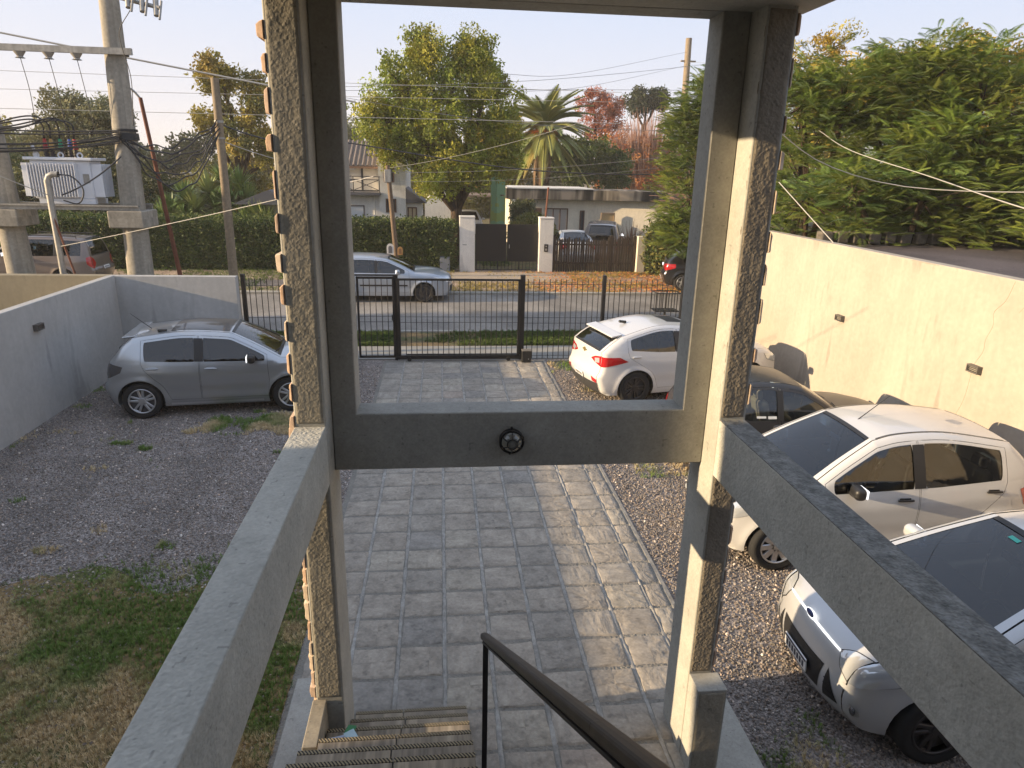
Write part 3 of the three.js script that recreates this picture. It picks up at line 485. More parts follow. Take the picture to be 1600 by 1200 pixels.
  for (let k = 0; k < ns; k++) { const a = k / ns * Math.PI * 2, sp = new THREE.Shape([new THREE.Vector2(.03, -.028), new THREE.Vector2(R * .97, -(o.spokeW ?? .03)), new THREE.Vector2(R * .97, (o.spokeW ?? .03)), new THREE.Vector2(.03, .028)]); if (o.split) { const h = new THREE.Path([new THREE.Vector2(R * .34, -.006), new THREE.Vector2(R * .93, -(o.spokeW * .5)), new THREE.Vector2(R * .93, o.spokeW * .5), new THREE.Vector2(R * .34, .006)]); sp.holes.push(h); } const g = new THREE.ExtrudeGeometry(sp, { depth: .02, bevelEnabled: true, bevelSize: .005, bevelThickness: .005, bevelSegments: 1 }); rim.push(fin(place(g, 0, 0, tw - .05, 0, 0, a))); }
  rim.push(cyl(.055, .045, .035, 0, 0, tw - .035, 18, Math.PI / 2));
  const rimG = mergeGeometries(rim), backG = fin(place(new THREE.CylinderGeometry(R, R, .03, 30), 0, 0, tw - .085, Math.PI / 2));
  for (const x of [xf, xr]) for (const sd of [-1, 1]) {
    const w = part('wheel', tyreG, MT.rubber, root); w.position.set(x, rw, sd * (W - tw - .018)); w.rotation.y = sd > 0 ? 0 : Math.PI; w.rotation.z = rr(0, 6);
    part('rim', rimG, o.rimM ?? CM.rimSilver, w); part('brake_disc', backG, CM.hub, w);
  }
  // inside: floor, dashboard, seats, dark structure behind the arches
  const iy = .3, xw = prof[seg.wind[0]], cab = [], hwI = W - .27;
  cab.push(bb(xRear + .25, xFront - .3, .17, iy, -hwI, hwI), bb(xw[0] - .55, xFront - .25, iy, Math.max(.5, xw[1] - .17), -hwI, hwI), bb(xRear + .2, xr + .25, iy, Math.min(.72, beltY(xr) - .16), -hwI, hwI));
  cab.push(bb(xw[0] - .62, xw[0] + .02, xw[1] - .17, xw[1] - .06, -W + .2, W - .2, .03));
  part('interior', cab, CM.inner, root);
  const sx = o.seatX ?? (xf - 1.25), st = []; for (const z of [-.34, .34]) { st.push(rbox(.5, .16, .46, .06, sx, .5, z), rbox(.14, .62, .44, .06, sx - .33, .82, z, 0, 0, .22), rbox(.08, .17, .24, .04, sx - .43, 1.2, z, 0, 0, .2)); } st.push(rbox(.5, .16, 1.15, .06, sx - .95, .52, 0), rbox(.14, .5, 1.15, .06, sx - 1.27, .78, 0, 0, 0, .25), rbox(.08, .14, .24, .04, sx - 1.36, 1.08, .34, 0, 0, .2), rbox(.08, .14, .24, .04, sx - 1.36, 1.08, -.34, 0, 0, .2));
  part('seat', st, o.seatM ?? CM.seat, root);
  part('steering_wheel', fin(place(new THREE.TorusGeometry(.18, .016, 8, 24), sx + .55, .9, -.34, 0, Math.PI / 2, .45)), CM.trimMatte, root);
  // mirrors
  const mx = o.windows[0][0] - .2, my = beltY(mx) + .09;
  for (const sd of [-1, 1]) { const z = sd * (w0(mx, beltY(mx)) + .1), m = part('mirror', [rbox(.13, .14, .2, .055, mx, my, z, 0, sd * .15, 0, 3), rbox(.06, .04, .14, .015, mx, my - .06, z - sd * .1)], o.mirrorM ?? o.paint, root); part('mirror_glass', rbox(.006, .1, .16, .002, mx - .066, my, z), CM.chrome, m); }
  // lamps: each wraps from the nose or tail round onto the side
  const lamp = (name, n, t0, t1, zin, back, m, inner) => {
    const s0 = sAt(n, t0), s1 = sAt(n, t1);
    for (const sd of [-1, 1]) {
      const shape = (k, off) => {
        const a0 = lerp(s0, s1, k), a1 = lerp(s1, s0, k), zi = lerp(zin, hw((s0 + s1) / 2), k * 1.2), edge = []; for (let q = 0; q <= 6; q++) edge.push(prof[Math.round(lerp(a0, a1, q / 6))]);
        const cx = (edge[3][0] + back[0][0]) / 2, cy = (edge[3][1] + back[0][1]) / 2, bk = back.map(([x, y]) => [lerp(x, cx, k * 1.5), lerp(y, cy, k * 1.5)]);
        const pl = [[a0, hw(a0)], [a1, hw(a1)], [lerp(a0, a1, .8), lerp(hw(a1), zi, .6)], [lerp(a0, a1, .55), zi], [lerp(a0, a1, .2), lerp(hw(a0), zi, .6)]].map(([a, z]) => [a, z * sd]);
        return [patch(pl, off), fin(sideGeo(tess([...edge, ...bk], [], () => .05), off, [sd]), false)];
      };
      const l = part(name, shape(0, .005), m, root); if (inner) part('lamp_seal', shape(-.045, .002), CM.trim, l);
    }
  };
  if (o.head) lamp('headlight', ...o.head); if (o.tailL) lamp('tail_light', ...o.tailL);
  const X = { root, patch, sAt, hw, SP, prof, seg, norm, wS, beltY, sideGeo, tess, gridGeo, xFront, xRear, topY, body, lamp };
  if (o.extra) o.extra(X);
  return root;
}
// a number plate with raised marks, on the nose or tail at profile position s
function plateOn(X, s, m = 'AD 482 KF') {
  const p = X.SP(s, 0, .016), n = X.norm(Math.round(s)), a = Math.atan2(n[1], n[0]);
  const pl = part('number_plate', place(rbox(.012, .12, .38, .004), p.x, p.y, p.z, 0, 0, a), CM.plate, X.root);
  const gs = []; for (let k = 0; k < 7; k++) gs.push(box(.004, .055, .025, .0075, -.008, -.14 + k * .047)); gs.push(box(.003, .02, .37, .0072, .045, 0)); part('plate_marks', gs.map(g => place(g, p.x, p.y, p.z, 0, 0, a)), CM.plateMark, pl);
}
const D2 = Math.PI / 180;
// small hatchback drawing: L length, w wheelbase; the origin lies midway between the axles
function hatch({ fo = .78, ro = .62, wb = 2.5, cowl = [.98, .93], wTop = [.28, 1.38], roofEnd = [-1.22, 1.41], roofMid = 1.455, glassEnd = [-1.72, 1.02], tailY = .88, hoodY = .8, noseY = .66, low = .2, bumpR = .06 }) {
  const f = wb / 2 + fo, r = -wb / 2 - ro;
  return {
    front: [[f - .1, low], [f - .03, low + .09], [f, .44], [f - .015, .56], [f - .06, noseY], [f - .16, noseY + .07]],
    hood: [[f - .16, noseY + .07], [f - .34, hoodY], [(f + cowl[0]) / 2 - .05, lerp(hoodY, cowl[1], .62)], cowl],
    wind: [cowl, [lerp(cowl[0], wTop[0], .5), lerp(cowl[1], wTop[1], .535)], wTop],
    roof: [wTop, [wTop[0] - .25, roofMid - .022], [lerp(wTop[0], roofEnd[0], .5), roofMid], [roofEnd[0] + .3, lerp(roofMid, roofEnd[1], .55)], roofEnd],
    rear: [roofEnd, [lerp(roofEnd[0], glassEnd[0], .5) - .03, lerp(roofEnd[1], glassEnd[1], .5)], glassEnd],
    tail: [glassEnd, [r + .06, tailY], [r + .02, .66], [r - bumpR * .5, .56], [r, .42], [r + .08, low + .04], [r + .14, low]],
  };
}
const parkG = 'cars parked in the gravel yard';
// silver hatchback on the left, nose to the right
makeCar({
  name: 'parked_car', label: 'silver-grey five-door hatchback with black roof beside the left wall', group: parkG, pos: [-3.8, 0, -12.0], turn: 7 * D2,
  paint: paint([.44, .46, .48], .8, .28), W: .83, xf: 1.16, xr: -1.16, rw: .305, wb: 2.32, tumble: .38,
  prof: hatch({ wb: 2.32, fo: .72, ro: .52, cowl: [1.02, .94], wTop: [.26, 1.34], roofEnd: [-1.24, 1.31], roofMid: 1.385, glassEnd: [-1.54, 1.0], tailY: .9, hoodY: .84, noseY: .7 }),
  belt: [[1.3, .87], [.8, .885], [-.6, .915], [-1.5, .96]], windows: [[.78, -.18], [-.3, -1.06]], doors: { f: .82, b: -.24, r: -1.1 },
  glass: glassM([.06, .065, .075]), screenGlass: glassM([.3, .36, .38]), roofM: phys([.012, .012, .013], .3, { clearcoat: .4 }), roofEnd: .62, mirrorM: CM.trim, spokes: 5, spokeW: .052, split: true,
  head: ['front', .62, .98, .42, [[1.55, .82], [1.62, .70]], CM.lampClear, CM.lampInner], tailL: ['tail', .10, .38, .3, [[-1.42, .79], [-1.38, .88]], CM.lampDark, null],
  extra(X) {
    part('antenna', rod([-1.05, 1.36, .12], [-1.35, 1.62, .12], .006, .003), CM.trimMatte, X.root); part('roof_fin', rbox(.14, .035, .06, .012, -.82, 1.385, .4), CM.trim, X.root);
    part('spoiler', place(rbox(.2, .03, 1.1, .012), -1.3, 1.315, 0, 0, 0, .1), X.body.material, X.root);
    part('sill_strip', [fin(X.sideGeo(X.tess([[.72, .225], [.72, .262], [-.72, .262], [-.72, .225]], [], () => .1), .006), false)], CM.rimSilver, X.root);
    part('bumper_trim', [X.patch([[X.sAt('tail', .75), -.7], [X.sAt('tail', .75), .7], [X.sAt('tail', 1), .68], [X.sAt('tail', 1), -.68]], .004)], CM.trimMatte, X.root); plateOn(X, X.sAt('tail', .5));
    part('grille', X.patch([[X.sAt('front', .25), -.5], [X.sAt('front', .25), .5], [X.sAt('front', .6), .55], [X.sAt('front', .6), -.55]], .003), CM.trim, X.root);
  }
});
// white hatchback near the gate, tail towards the viewer
makeCar({
  name: 'parked_car', label: 'white hatchback with black alloy wheels, tail towards the gate', group: parkG, pos: [4.46, 0, -12.5], turn: 12 * D2, scale: .94,
  paint: paint([.60, .60, .60], 0, .4), W: .875, xf: 1.27, xr: -1.27, rw: .325, tumble: .42,
  prof: hatch({ wb: 2.54, fo: .8, ro: .72, cowl: [.92, .98], wTop: [.1, 1.41], roofEnd: [-1.52, 1.30], roofMid: 1.46, glassEnd: [-1.93, 1.03], tailY: .93, hoodY: .88, noseY: .74 }),
  belt: [[1.4, .9], [.7, .93], [-.8, .985], [-1.6, 1.06]], windows: [[.6, -.3], [-.42, -1.38]], doors: { f: .74, b: -.36, r: -1.44 },
  glass: glassM([.10, .13, .17]), rearGlass: glassM([.3, .34, .34]), rimM: CM.rimDark, spokes: 5, spokeW: .05, split: true,
  head: ['front', .62, .98, .42, [[1.62, .84], [1.7, .72]], CM.lampClear, CM.lampInner], tailL: ['tail', .08, .30, .32, [[-1.45, .865], [-1.62, .95]], CM.red, null],
  extra(X) {
    const s = (a) => X.sAt('tail', a);
    for (const sd of [-1, 1]) part('lamp_lens', X.patch([[s(.13), sd * .62], [s(.23), sd * .64], [s(.26), sd * .5], [s(.17), sd * .46]], .009), CM.lampClear, X.root);
    part('badge', [X.patch([[s(.08), -.09], [s(.08), .09], [s(.12), .09], [s(.12), -.09]], .01), X.patch([[s(.05), -.03], [s(.05), .03], [s(.15), .03], [s(.15), -.03]], .008)], mat([.55, .42, .16], .3, { metalness: .8 }), X.root);
    part('bumper_trim', [X.patch([[s(.68), -.68], [s(.68), .68], [s(.98), .66], [s(.98), -.66]], .004)], CM.trimMatte, X.root); plateOn(X, s(.62));
    for (const sd of [-1, 1]) part('reflector', X.patch([[s(.56), sd * .5], [s(.60), sd * .68], [s(.68), sd * .67], [s(.66), sd * .52]], .006), CM.red, X.root);
    part('roof_fin', rbox(.16, .05, .05, .015, -1.2, 1.45, 0, 0, 0, -.12), CM.trim, X.root); part('spoiler', place(rbox(.22, .03, 1.2, .012), -1.6, 1.31, 0, 0, 0, .16), X.body.material, X.root);
    part('sun_roof', X.gridGeo(X.sAt('roof', .06), X.sAt('roof', .3), -.6, .6, .004), CM.trim, X.root); part('badge_text', X.patch([[s(.16), -.55], [s(.16), -.4], [s(.2), -.4], [s(.2), -.55]], .005), CM.rimSilver, X.root);
  }
});
// dark older hatchback between the two white cars, nose to the wall
makeCar({
  name: 'parked_car', label: 'dark graphite older hatchback between the white cars, dusty roof', group: parkG, pos: [4.92, 0, -9.02], turn: -2 * D2, scale: .93,
  paint: phys([.02, .02, .022], .45, { clearcoat: .4, clearcoatRoughness: .2 }), W: .80, xf: 1.13, xr: -1.13, rw: .285, tumble: .36,
  prof: hatch({ wb: 2.26, fo: .7, ro: .56, cowl: [.74, .90], wTop: [.02, 1.355], roofEnd: [-1.28, 1.37], roofMid: 1.42, glassEnd: [-1.58, .96], tailY: .86, hoodY: .82, noseY: .68 }),
  belt: [[1.3, .83], [.6, .86], [-1.4, .90]], windows: [[.5, -.3], [-.38, -1.14]], doors: { f: .62, b: -.34, r: -1.19 }, seatM: CM.seatPale, glass: glassM([.5, .52, .46]), mirrorM: mat([.62, .6, .55], .4), handleM: CM.trimMatte, spokes: 8, spokeW: .022,
  head: ['front', .62, .98, .4, [[1.5, .76], [1.56, .66]], CM.lampClear, CM.lampInner], tailL: ['tail', .08, .5, .5, [[-1.5, .66], [-1.48, .84]], CM.red, null],
  extra(X) { part('rub_strip', [fin(X.sideGeo(X.tess([[.72, .50], [.72, .55], [-.78, .55], [-.78, .5]], [], () => .1), .008), false)], CM.trimMatte, X.root); part('sticker', [fin(X.sideGeo(X.tess([[-.56, .945], [-.56, .975], [-.7, .975], [-.7, .945]], [], () => .1), .001, [1]), false), fin(X.sideGeo(X.tess([[-.40, .935], [-.40, .975], [-.53, .975], [-.53, .935]], [], () => .1), .001, [1]), false)], CM.sticker, X.root); plateOn(X, X.sAt('front', .4)); part('grille', X.patch([[X.sAt('front', .52), -.4], [X.sAt('front', .52), .4], [X.sAt('front', .66), .4], [X.sAt('front', .66), -.4]], .003), CM.trim, X.root); }
});
// white small hatchback, nose to the driveway
makeCar({
  name: 'parked_car', label: 'white five-door hatchback with roof aerial and black handles, nose to driveway', group: parkG, pos: [4.74, 0, -6.84], turn: Math.PI, scale: .955,
  paint: paint([.58, .575, .565], 0, .4), W: .835, xf: 1.28, xr: -1.28, rw: .30, tumble: .36,
  prof: hatch({ wb: 2.56, fo: .58, ro: .6, cowl: [.98, .97], wTop: [.2, 1.43], roofEnd: [-1.42, 1.40], roofMid: 1.505, glassEnd: [-1.72, 1.04], tailY: .92, hoodY: .88, noseY: .72 }),
  belt: [[1.4, .86], [.8, .89], [-.5, .945], [-1.5, 1.03]], windows: [[.72, -.22], [-.34, -1.26]], doors: { f: .82, b: -.28, r: -1.31 },
  glass: glassM([.2, .22, .22]), screenGlass: glassM([.10, .14, .2]), mirrorM: CM.trim, handleM: CM.trim, spokes: 9, spokeW: .03,
  head: ['front', .58, .98, .40, [[1.42, .86], [1.5, .72]], CM.lampClear, CM.lampInner], tailL: ['tail', .05, .36, .42, [[-1.56, .74], [-1.48, .93]], CM.red, null],
  extra(X) {
    const s = a => X.sAt('front', a);
    part('antenna', rod([.1, 1.46, 0], [-.28, 1.78, 0], .007, .003), CM.trimMatte, X.root);
    part('grille', X.patch([[s(.2), -.42], [s(.2), .42], [s(.5), .5], [s(.5), -.5]], .003), CM.trim, X.root);
    for (const sd of [-1, 1]) { const p = part('fog_lamp', X.patch([[s(.22), sd * .5], [s(.24), sd * .66], [s(.44), sd * .68], [s(.40), sd * .56]], .004), CM.trim, X.root); const q = X.SP(s(.3), sd * .6, .01); part('lens', ball(.035, q.x, q.y, q.z, .4, 1, 1), CM.lampClear, p); }
    part('door_crease', [fin(X.sideGeo(X.tess([[.86, .30], [.86, .318], [-.8, .34], [-.8, .32]], [], () => .1), .005), false)], X.body.material, X.root);
    plateOn(X, s(.35)); const q = X.SP(X.sAt('front', .75), 0, .006); part('badge', ball(.055, q.x, q.y, q.z, .3, .5, 1.2), CM.chrome, X.root);
    for (const sd of [-1, 1]) part('roof_channel', X.gridGeo(X.sAt('roof', .03), X.sAt('roof', .97), sd * .97, sd * .995, .003, 1), CM.trim, X.root);
    part('fuel_flap', [fin(X.sideGeo(X.tess(chaikin([[-1.53, .72], [-1.53, .86], [-1.39, .86], [-1.39, .72]], 2), [], () => .06), .0025, [-1]), false)], X.body.material, X.root);
    part('rear_view_mirror', rbox(.03, .06, .2, .02, .32, 1.28, 0), CM.rimSilver, X.root); part('pendant', [rod([.36, 1.25, 0], [.36, 1.12, 0], .004), ball(.02, .36, 1.1, 0)], CM.sticker, X.root);
  }
});
// nearest white hatchback at the right edge, nose to the driveway
makeCar({
  name: 'parked_car', label: 'nearest white hatchback, chrome nose bar and dark wheels, under the right beam', group: parkG, pos: [4.69, 0, -4.30], turn: Math.PI - 2 * D2, scale: .94,
  paint: paint([.54, .55, .56], .3, .34), W: .85, xf: 1.25, xr: -1.25, rw: .315, tumble: .4,
  prof: hatch({ wb: 2.5, fo: .64, ro: .6, cowl: [.98, .98], wTop: [.05, 1.42], roofEnd: [-1.42, 1.38], roofMid: 1.47, glassEnd: [-1.75, 1.04], tailY: .92, hoodY: .88, noseY: .72 }),
  belt: [[1.4, .88], [.8, .9], [-.5, .96], [-1.5, 1.04]], windows: [[.66, -.26], [-.36, -1.26]], doors: { f: .8, b: -.3, r: -1.31 },
  glass: glassM([.15, .17, .2]), screenGlass: glassM([.10, .14, .2]), rimM: CM.rimDark, spokes: 5, spokeW: .055, split: true,
  head: ['front', .60, 1, .42, [[1.36, .86], [1.42, .78], [1.54, .70]], CM.lampClear, CM.lampInner], tailL: ['tail', .05, .36, .42, [[-1.56, .74], [-1.48, .93]], CM.red, null],
  extra(X) {
    const s = a => X.sAt('front', a);
    part('grille', X.patch([[s(.22), -.30], [s(.22), .30], [s(.55), .34], [s(.55), -.34]], .003), CM.trim, X.root);
    for (const sd of [-1, 1]) {
      part('side_grille', X.patch([[s(.2), sd * .36], [s(.22), sd * .52], [s(.56), sd * .39]], .004), CM.trim, X.root);
      const gs = []; for (let k = 0; k < 4; k++) gs.push(X.patch([[s(.24 + k * .06), sd * .375], [s(.24 + k * .06), sd * (.5 - k * .02)], [s(.255 + k * .06), sd * (.49 - k * .02)], [s(.255 + k * .06), sd * .375]], .009)); part('grille_bar', gs, CM.trimMatte, X.root);
      const p = part('fog_lamp', X.patch(chaikin([[s(.2), sd * .58], [s(.22), sd * .71], [s(.36), sd * .70], [s(.36), sd * .60]], 1), .004), CM.rimSilver, X.root); const q = X.SP(s(.28), sd * .65, .008); part('lens', ball(.035, q.x, q.y, q.z, .4, 1, 1), CM.lampDark, p);
      part('washer_flap', X.patch([[s(.48), sd * .53], [s(.48), sd * .59], [s(.55), sd * .59], [s(.55), sd * .53]], .004), X.body.material, X.root);
    }
    part('nose_bar', X.patch([[s(.80), -.42], [s(.80), .42], [s(.818), .42], [s(.818), -.42]], .008), CM.chrome, X.root);
    const q = X.SP(s(.82), 0, .014), b = part('badge', ball(.062, q.x, q.y, q.z, .35, .62, 1.25, 20), CM.chrome, X.root); part('badge_field', ball(.05, q.x + .011, q.y + .009, q.z, .3, .58, 1.2, 20), mat([.03, .05, .16], .2), b);
    part('hood_crease', [X.patch([[X.sAt('hood', .02), -.34], [X.sAt('hood', .02), -.325], [X.sAt('hood', .95), -.42], [X.sAt('hood', .95), -.435]], .005), X.patch([[X.sAt('hood', .02), .34], [X.sAt('hood', .02), .325], [X.sAt('hood', .95), .42], [X.sAt('hood', .95), .435]], .005)], X.body.material, X.root);
    plateOn(X, s(.36)); part('screen_sticker', [X.gridGeo(X.sAt('wind', .86), X.sAt('wind', .9), .1, .3, .001, 4)], mat([.05, .45, .36], .4), X.root);
    part('rear_view_mirror', rbox(.03, .07, .22, .025, .25, 1.27, 0), CM.trim, X.root);
  }
});
// ---- cars in the street
const streetG = 'cars along the street';
makeCar({
  name: 'street_car', label: 'pale silver-blue estate car on the street behind the iron gates', group: streetG, pos: [-1.75, -.02, -22.2], turn: 0, scale: 1.02,
  paint: paint([.42, .46, .52], .5, .35), W: .86, xf: 1.2, xr: -1.2, rw: .29, tumble: .35,
  prof: hatch({ wb: 2.4, fo: .78, ro: .95, cowl: [.9, .92], wTop: [.1, 1.29], roofEnd: [-1.95, 1.28], roofMid: 1.35, glassEnd: [-2.12, .92], tailY: .84, hoodY: .83, noseY: .68 }),
  belt: [[1.3, .82], [.6, .85], [-2, .88]], windows: [[.62, -.2], [-.28, -1.02], [-1.1, -1.86]], doors: { f: .75, b: -.24, r: -1.07 }, glass: glassM([.2, .24, .28]), rimM: CM.rimDark, spokes: 7, spokeW: .03,
  head: ['front', .62, .98, .42, [[1.5, .78], [1.6, .68]], CM.lampClear, null], tailL: ['tail', .05, .5, .55, [[-2.05, .66], [-2.05, .85]], CM.red, null],
  extra(X) { part('rub_strip', [fin(X.sideGeo(X.tess([[.7, .5], [.7, .545], [-.72, .545], [-.72, .5]], [], () => .1), .01), false)], CM.trim, X.root); part('bumper_trim', X.patch([[X.sAt('front', .22), -.6], [X.sAt('front', .22), .6], [X.sAt('front', .5), .6], [X.sAt('front', .5), -.6]], .004), CM.trimMatte, X.root); }
});
makeCar({
  name: 'street_car', label: 'brown estate car parked on the street behind the transformer poles', group: streetG, pos: [-13.35, .02, -24.2], turn: Math.PI,
  paint: paint([.19, .15, .13], .4, .4), W: .86, xf: 1.28, xr: -1.28, rw: .31, tumble: .3,
  prof: hatch({ wb: 2.56, fo: .8, ro: .9, cowl: [.95, 1.0], wTop: [.2, 1.52], roofEnd: [-1.92, 1.56], roofMid: 1.62, glassEnd: [-2.1, 1.02], tailY: .95, hoodY: .92, noseY: .74 }),
  belt: [[1.3, .95], [.6, 1.0], [-2, 1.02]], windows: [[.66, -.2], [-.28, -1.05], [-1.13, -1.86]], glass: glassM([.2, .24, .26]), spokes: 6, tailL: ['tail', .02, .45, .5, [[-2.02, .78], [-2.0, .98]], CM.red, null],
  extra(X) { for (const sd of [-1, 1]) part('roof_rail', [rod([.0, 1.66, sd * .56], [-1.7, 1.64, sd * .56], .018), rod([0, 1.56, sd * .56], [.0, 1.66, sd * .56], .015), rod([-1.7, 1.56, sd * .56], [-1.7, 1.64, sd * .56], .015)], CM.trim, X.root); plateOn(X, X.sAt('tail', .5)); }
});
makeCar({
  name: 'street_car', label: 'black hatchback with red tail lights parked on the far verge', group: streetG, pos: [9.85, .02, -23.9], turn: -14 * D2,
  paint: paint([.012, .012, .014], .2, .3), W: .86, xf: 1.22, xr: -1.22, rw: .3, tumble: .4,
  prof: hatch({ wb: 2.44, fo: .78, ro: .66, cowl: [.9, .95], wTop: [.1, 1.36], roofEnd: [-1.42, 1.32], roofMid: 1.43, glassEnd: [-1.78, 1.0], tailY: .9, hoodY: .86, noseY: .7 }),
  belt: [[1.3, .88], [.6, .9], [-1.5, .98]], windows: [[.6, -.26], [-.34, -1.25]], glass: glassM([.06, .06, .07]), spokes: 5, tailL: ['tail', .08, .36, .3, [[-1.5, .8], [-1.5, .93]], CM.red, null],
  extra(X) { plateOn(X, X.sAt('tail', .72)); const q = X.SP(X.sAt('tail', .2), 0, .01); part('badge', ball(.06, q.x, q.y, q.z, .3, 1, .8), CM.chrome, X.root); }
});
const yardG = 'cars behind the far fences';
makeCar({
  name: 'garden_car', label: 'white saloon behind the picket fence, only its cabin showing', group: yardG, pos: [5.9, 0, -31.5], turn: Math.PI / 2,
  paint: paint([.7, .7, .7], 0, .4), W: .84, xf: 1.22, xr: -1.22, rw: .29, tumble: .36,
  prof: hatch({ wb: 2.44, fo: .75, ro: .9, cowl: [.9, .94], wTop: [.1, 1.36], roofEnd: [-1.0, 1.37], roofMid: 1.43, glassEnd: [-1.6, 1.0], tailY: .93, hoodY: .86, noseY: .7 }),
  belt: [[1.3, .86], [-2, .92]], windows: [[.58, -.26], [-.34, -1.1]], glass: glassM([.16, .18, .2]), tailL: ['tail', .15, .5, .4, [[-1.9, .7], [-1.9, .85]], CM.red, null],
});
makeCar({
  name: 'garden_car', label: 'dusty dark van with wide rear window behind the picket fence', group: yardG, pos: [7.55, 0, -32.2], turn: 75 * D2,
  paint: paint([.2, .17, .15], .2, .5), W: .9, xf: 1.3, xr: -1.3, rw: .33, tumble: .22,
  prof: hatch({ wb: 2.6, fo: .85, ro: .8, cowl: [1.0, 1.1], wTop: [.4, 1.7], roofEnd: [-1.95, 1.72], roofMid: 1.79, glassEnd: [-2.06, 1.08], tailY: 1.0, hoodY: 1.0, noseY: .8 }),
  belt: [[1.3, 1.05], [-2, 1.08]], windows: [[.75, 0], [-.08, -.9], [-.98, -1.8]], glass: glassM([.07, .07, .075]), tailL: ['tail', .05, .4, .65, [[-2.0, .8], [-2.0, 1.0]], CM.red, null],
});
makeCar({
  name: 'garden_car', label: 'pale car under the carport far behind the black sheet gate', group: yardG, pos: [1.75, 0, -44.5], turn: -Math.PI / 2,
  paint: paint([.5, .52, .53], .3, .4), W: .84, xf: 1.22, xr: -1.22, rw: .29,
  prof: hatch({ wb: 2.44 }), belt: [[1.3, .86], [-2, .92]], windows: [[.58, -.26], [-.34, -1.1]], glass: glassM([.1, .1, .11]), head: ['front', .62, .98, .4, [[1.6, .76], [1.66, .66]], CM.lampClear, null],
});
// ---------------------------------------------------------------- across the street
const brown = mat([.11, .06, .04], .7), darkGlass = phys([.03, .035, .04], .06, { clearcoat: 1 }), curtain = mat([.72, .66, .56], .9), slate = mat([.09, .09, .10], .7);
function windowOn(parent, x0, x1, y0, y1, z, frameM, paneM, mull = 1, sill = true) {   // a real recess-free casement standing 3 cm proud of the wall
  const w = part('window', bb(x0, x1, y0, y1, z - .06, z + .012), paneM, parent);
  const t = .06, fr = [bb(x0 - t, x0, y0 - t, y1 + t, z - .05, z + .05), bb(x1, x1 + t, y0 - t, y1 + t, z - .05, z + .05), bb(x0, x1, y1, y1 + t, z - .05, z + .05), bb(x0, x1, y0 - t, y0, z - .05, z + .05)];
  for (let k = 1; k <= mull; k++) { const x = lerp(x0, x1, k / (mull + 1)); fr.push(bb(x - .025, x + .025, y0, y1, z, z + .04)); }
  part('frame', fr, frameM, w); if (sill) part('sill', bb(x0 - .12, x1 + .12, y0 - .13, y0 - t, z - .02, z + .12), MT.white, w); return w;
}
{   // white gate pillars
  for (const [x0, x1, l] of [[.74, 1.35, 'white plastered gate pillar left of the black sheet gate'], [3.94, 4.51, 'white plastered gate pillar with intercom right of the black sheet gate']]) {
    const p = thing('gate_pillar', l, 'pillar', [0, 0, 0], 0, 'white gate pillars'); part('shaft', bb(x0, x1, -.05, 2.14, -28.25, -27.75, .02), MT.white, p); part('cap', bb(x0 - .01, x1 + .01, 2.141, 2.2, -28.27, -27.73, .015), MT.white, p);
    if (x0 > 2) { const ic = part('intercom', rbox(.16, .3, .06, .01, 4.22, 1.0, -27.73), MT.black, p); part('button', [cyl(.03, .03, .02, 4.22, 1.07, -27.695, 12, Math.PI / 2), bb(4.18, 4.26, .9, .98, -27.7, -27.692)], MT.galv, ic); part('conduit', rod([4.2, 2.19, -28], [4.27, 3.35, -28], .035), MT.rust, p); } else part('slot', bb(.86, 1.02, 1.08, 1.1, -27.752, -27.744), MT.black, p);
  }
  const g = thing('sheet_gate', 'wide black sheet metal gate between the white pillars', 'gate');
  const gm = mat([.009, .009, .01], .85); part('panel', bb(1.38, 2.63, .42, 1.9, -28, -27.96, .008), gm, g); part('panel', bb(2.66, 3.91, .42, 1.9, -28, -27.96, .008), gm, g); part('handle', rod([2.75, .95, -27.93], [2.75, 1.1, -27.93], .015), MT.steel, g);
  for (let i = 0; i < 18; i++) { const x = 1.42 + i * .145; part('bar', rod([x, .06, -27.98], [x, .42, -27.98], i % 6 == 0 ? .03 : .012), MT.blackIron, g); } part('rail', bb(1.38, 3.91, .06, .1, -28, -27.96), MT.blackIron, g);
  const m = thing('meter_box', 'grey utility box set into the hedge beside the white pillar', 'utility box', [.15, 0, -27.8]); part('cabinet', rbox(.4, .62, .25, .02, 0, .31, 0), mat([.2, .22, .25], .5), m); part('door', rbox(.34, .54, .02, .006, 0, .31, .128), mat([.23, .25, .28], .45), m); part('plinth', bb(-.22, .22, -.05, .02, -.14, .14), MT.conc, m);
}
{   // picket fence, one mesh a slat
  const f = thing('picket_fence', 'weathered brown wooden picket fence in front of the cream house', 'fence');
  const ms = [[.10, .075, .055], [.13, .10, .075], [.08, .06, .048]].map(c => mat(c, .9, { map: tWood })), sg = extr([[-.04, 0], [.04, 0], [.04, .93], [0, 1], [-.04, .93]], .02);
  for (let i = 0; i < 34; i++) { const s = mesh('slat', sg, ms[Math.floor(rnd() * 3)]); s.position.set(4.6 + i * .1, .03, -27.9); s.scale.set(1, rr(1.3, 1.46) + (i > 23 ? .06 : 0), 1); s.rotation.z = rr(-.012, .012); f.add(s); }
  for (const x of [4.56, 6.93, 7.93]) part('post', bb(x - .05, x + .05, -.05, 1.5, -28.02, -27.9), ms[2], f); for (const y of [.35, 1.1]) part('rail', bb(4.56, 7.93, y, y + .07, -27.95, -27.905), ms[0], f);
  const e = thing('wall_stub', 'short pale wall post at the right end of the picket fence', 'post'); part('shaft', bb(8.0, 8.34, -.05, 1.5, -28.1, -27.7, .015), MT.cream, e); part('wall', bb(8.342, 10.4, -.05, 1.35, -28.05, -27.85, .015), MT.cream, e);
}
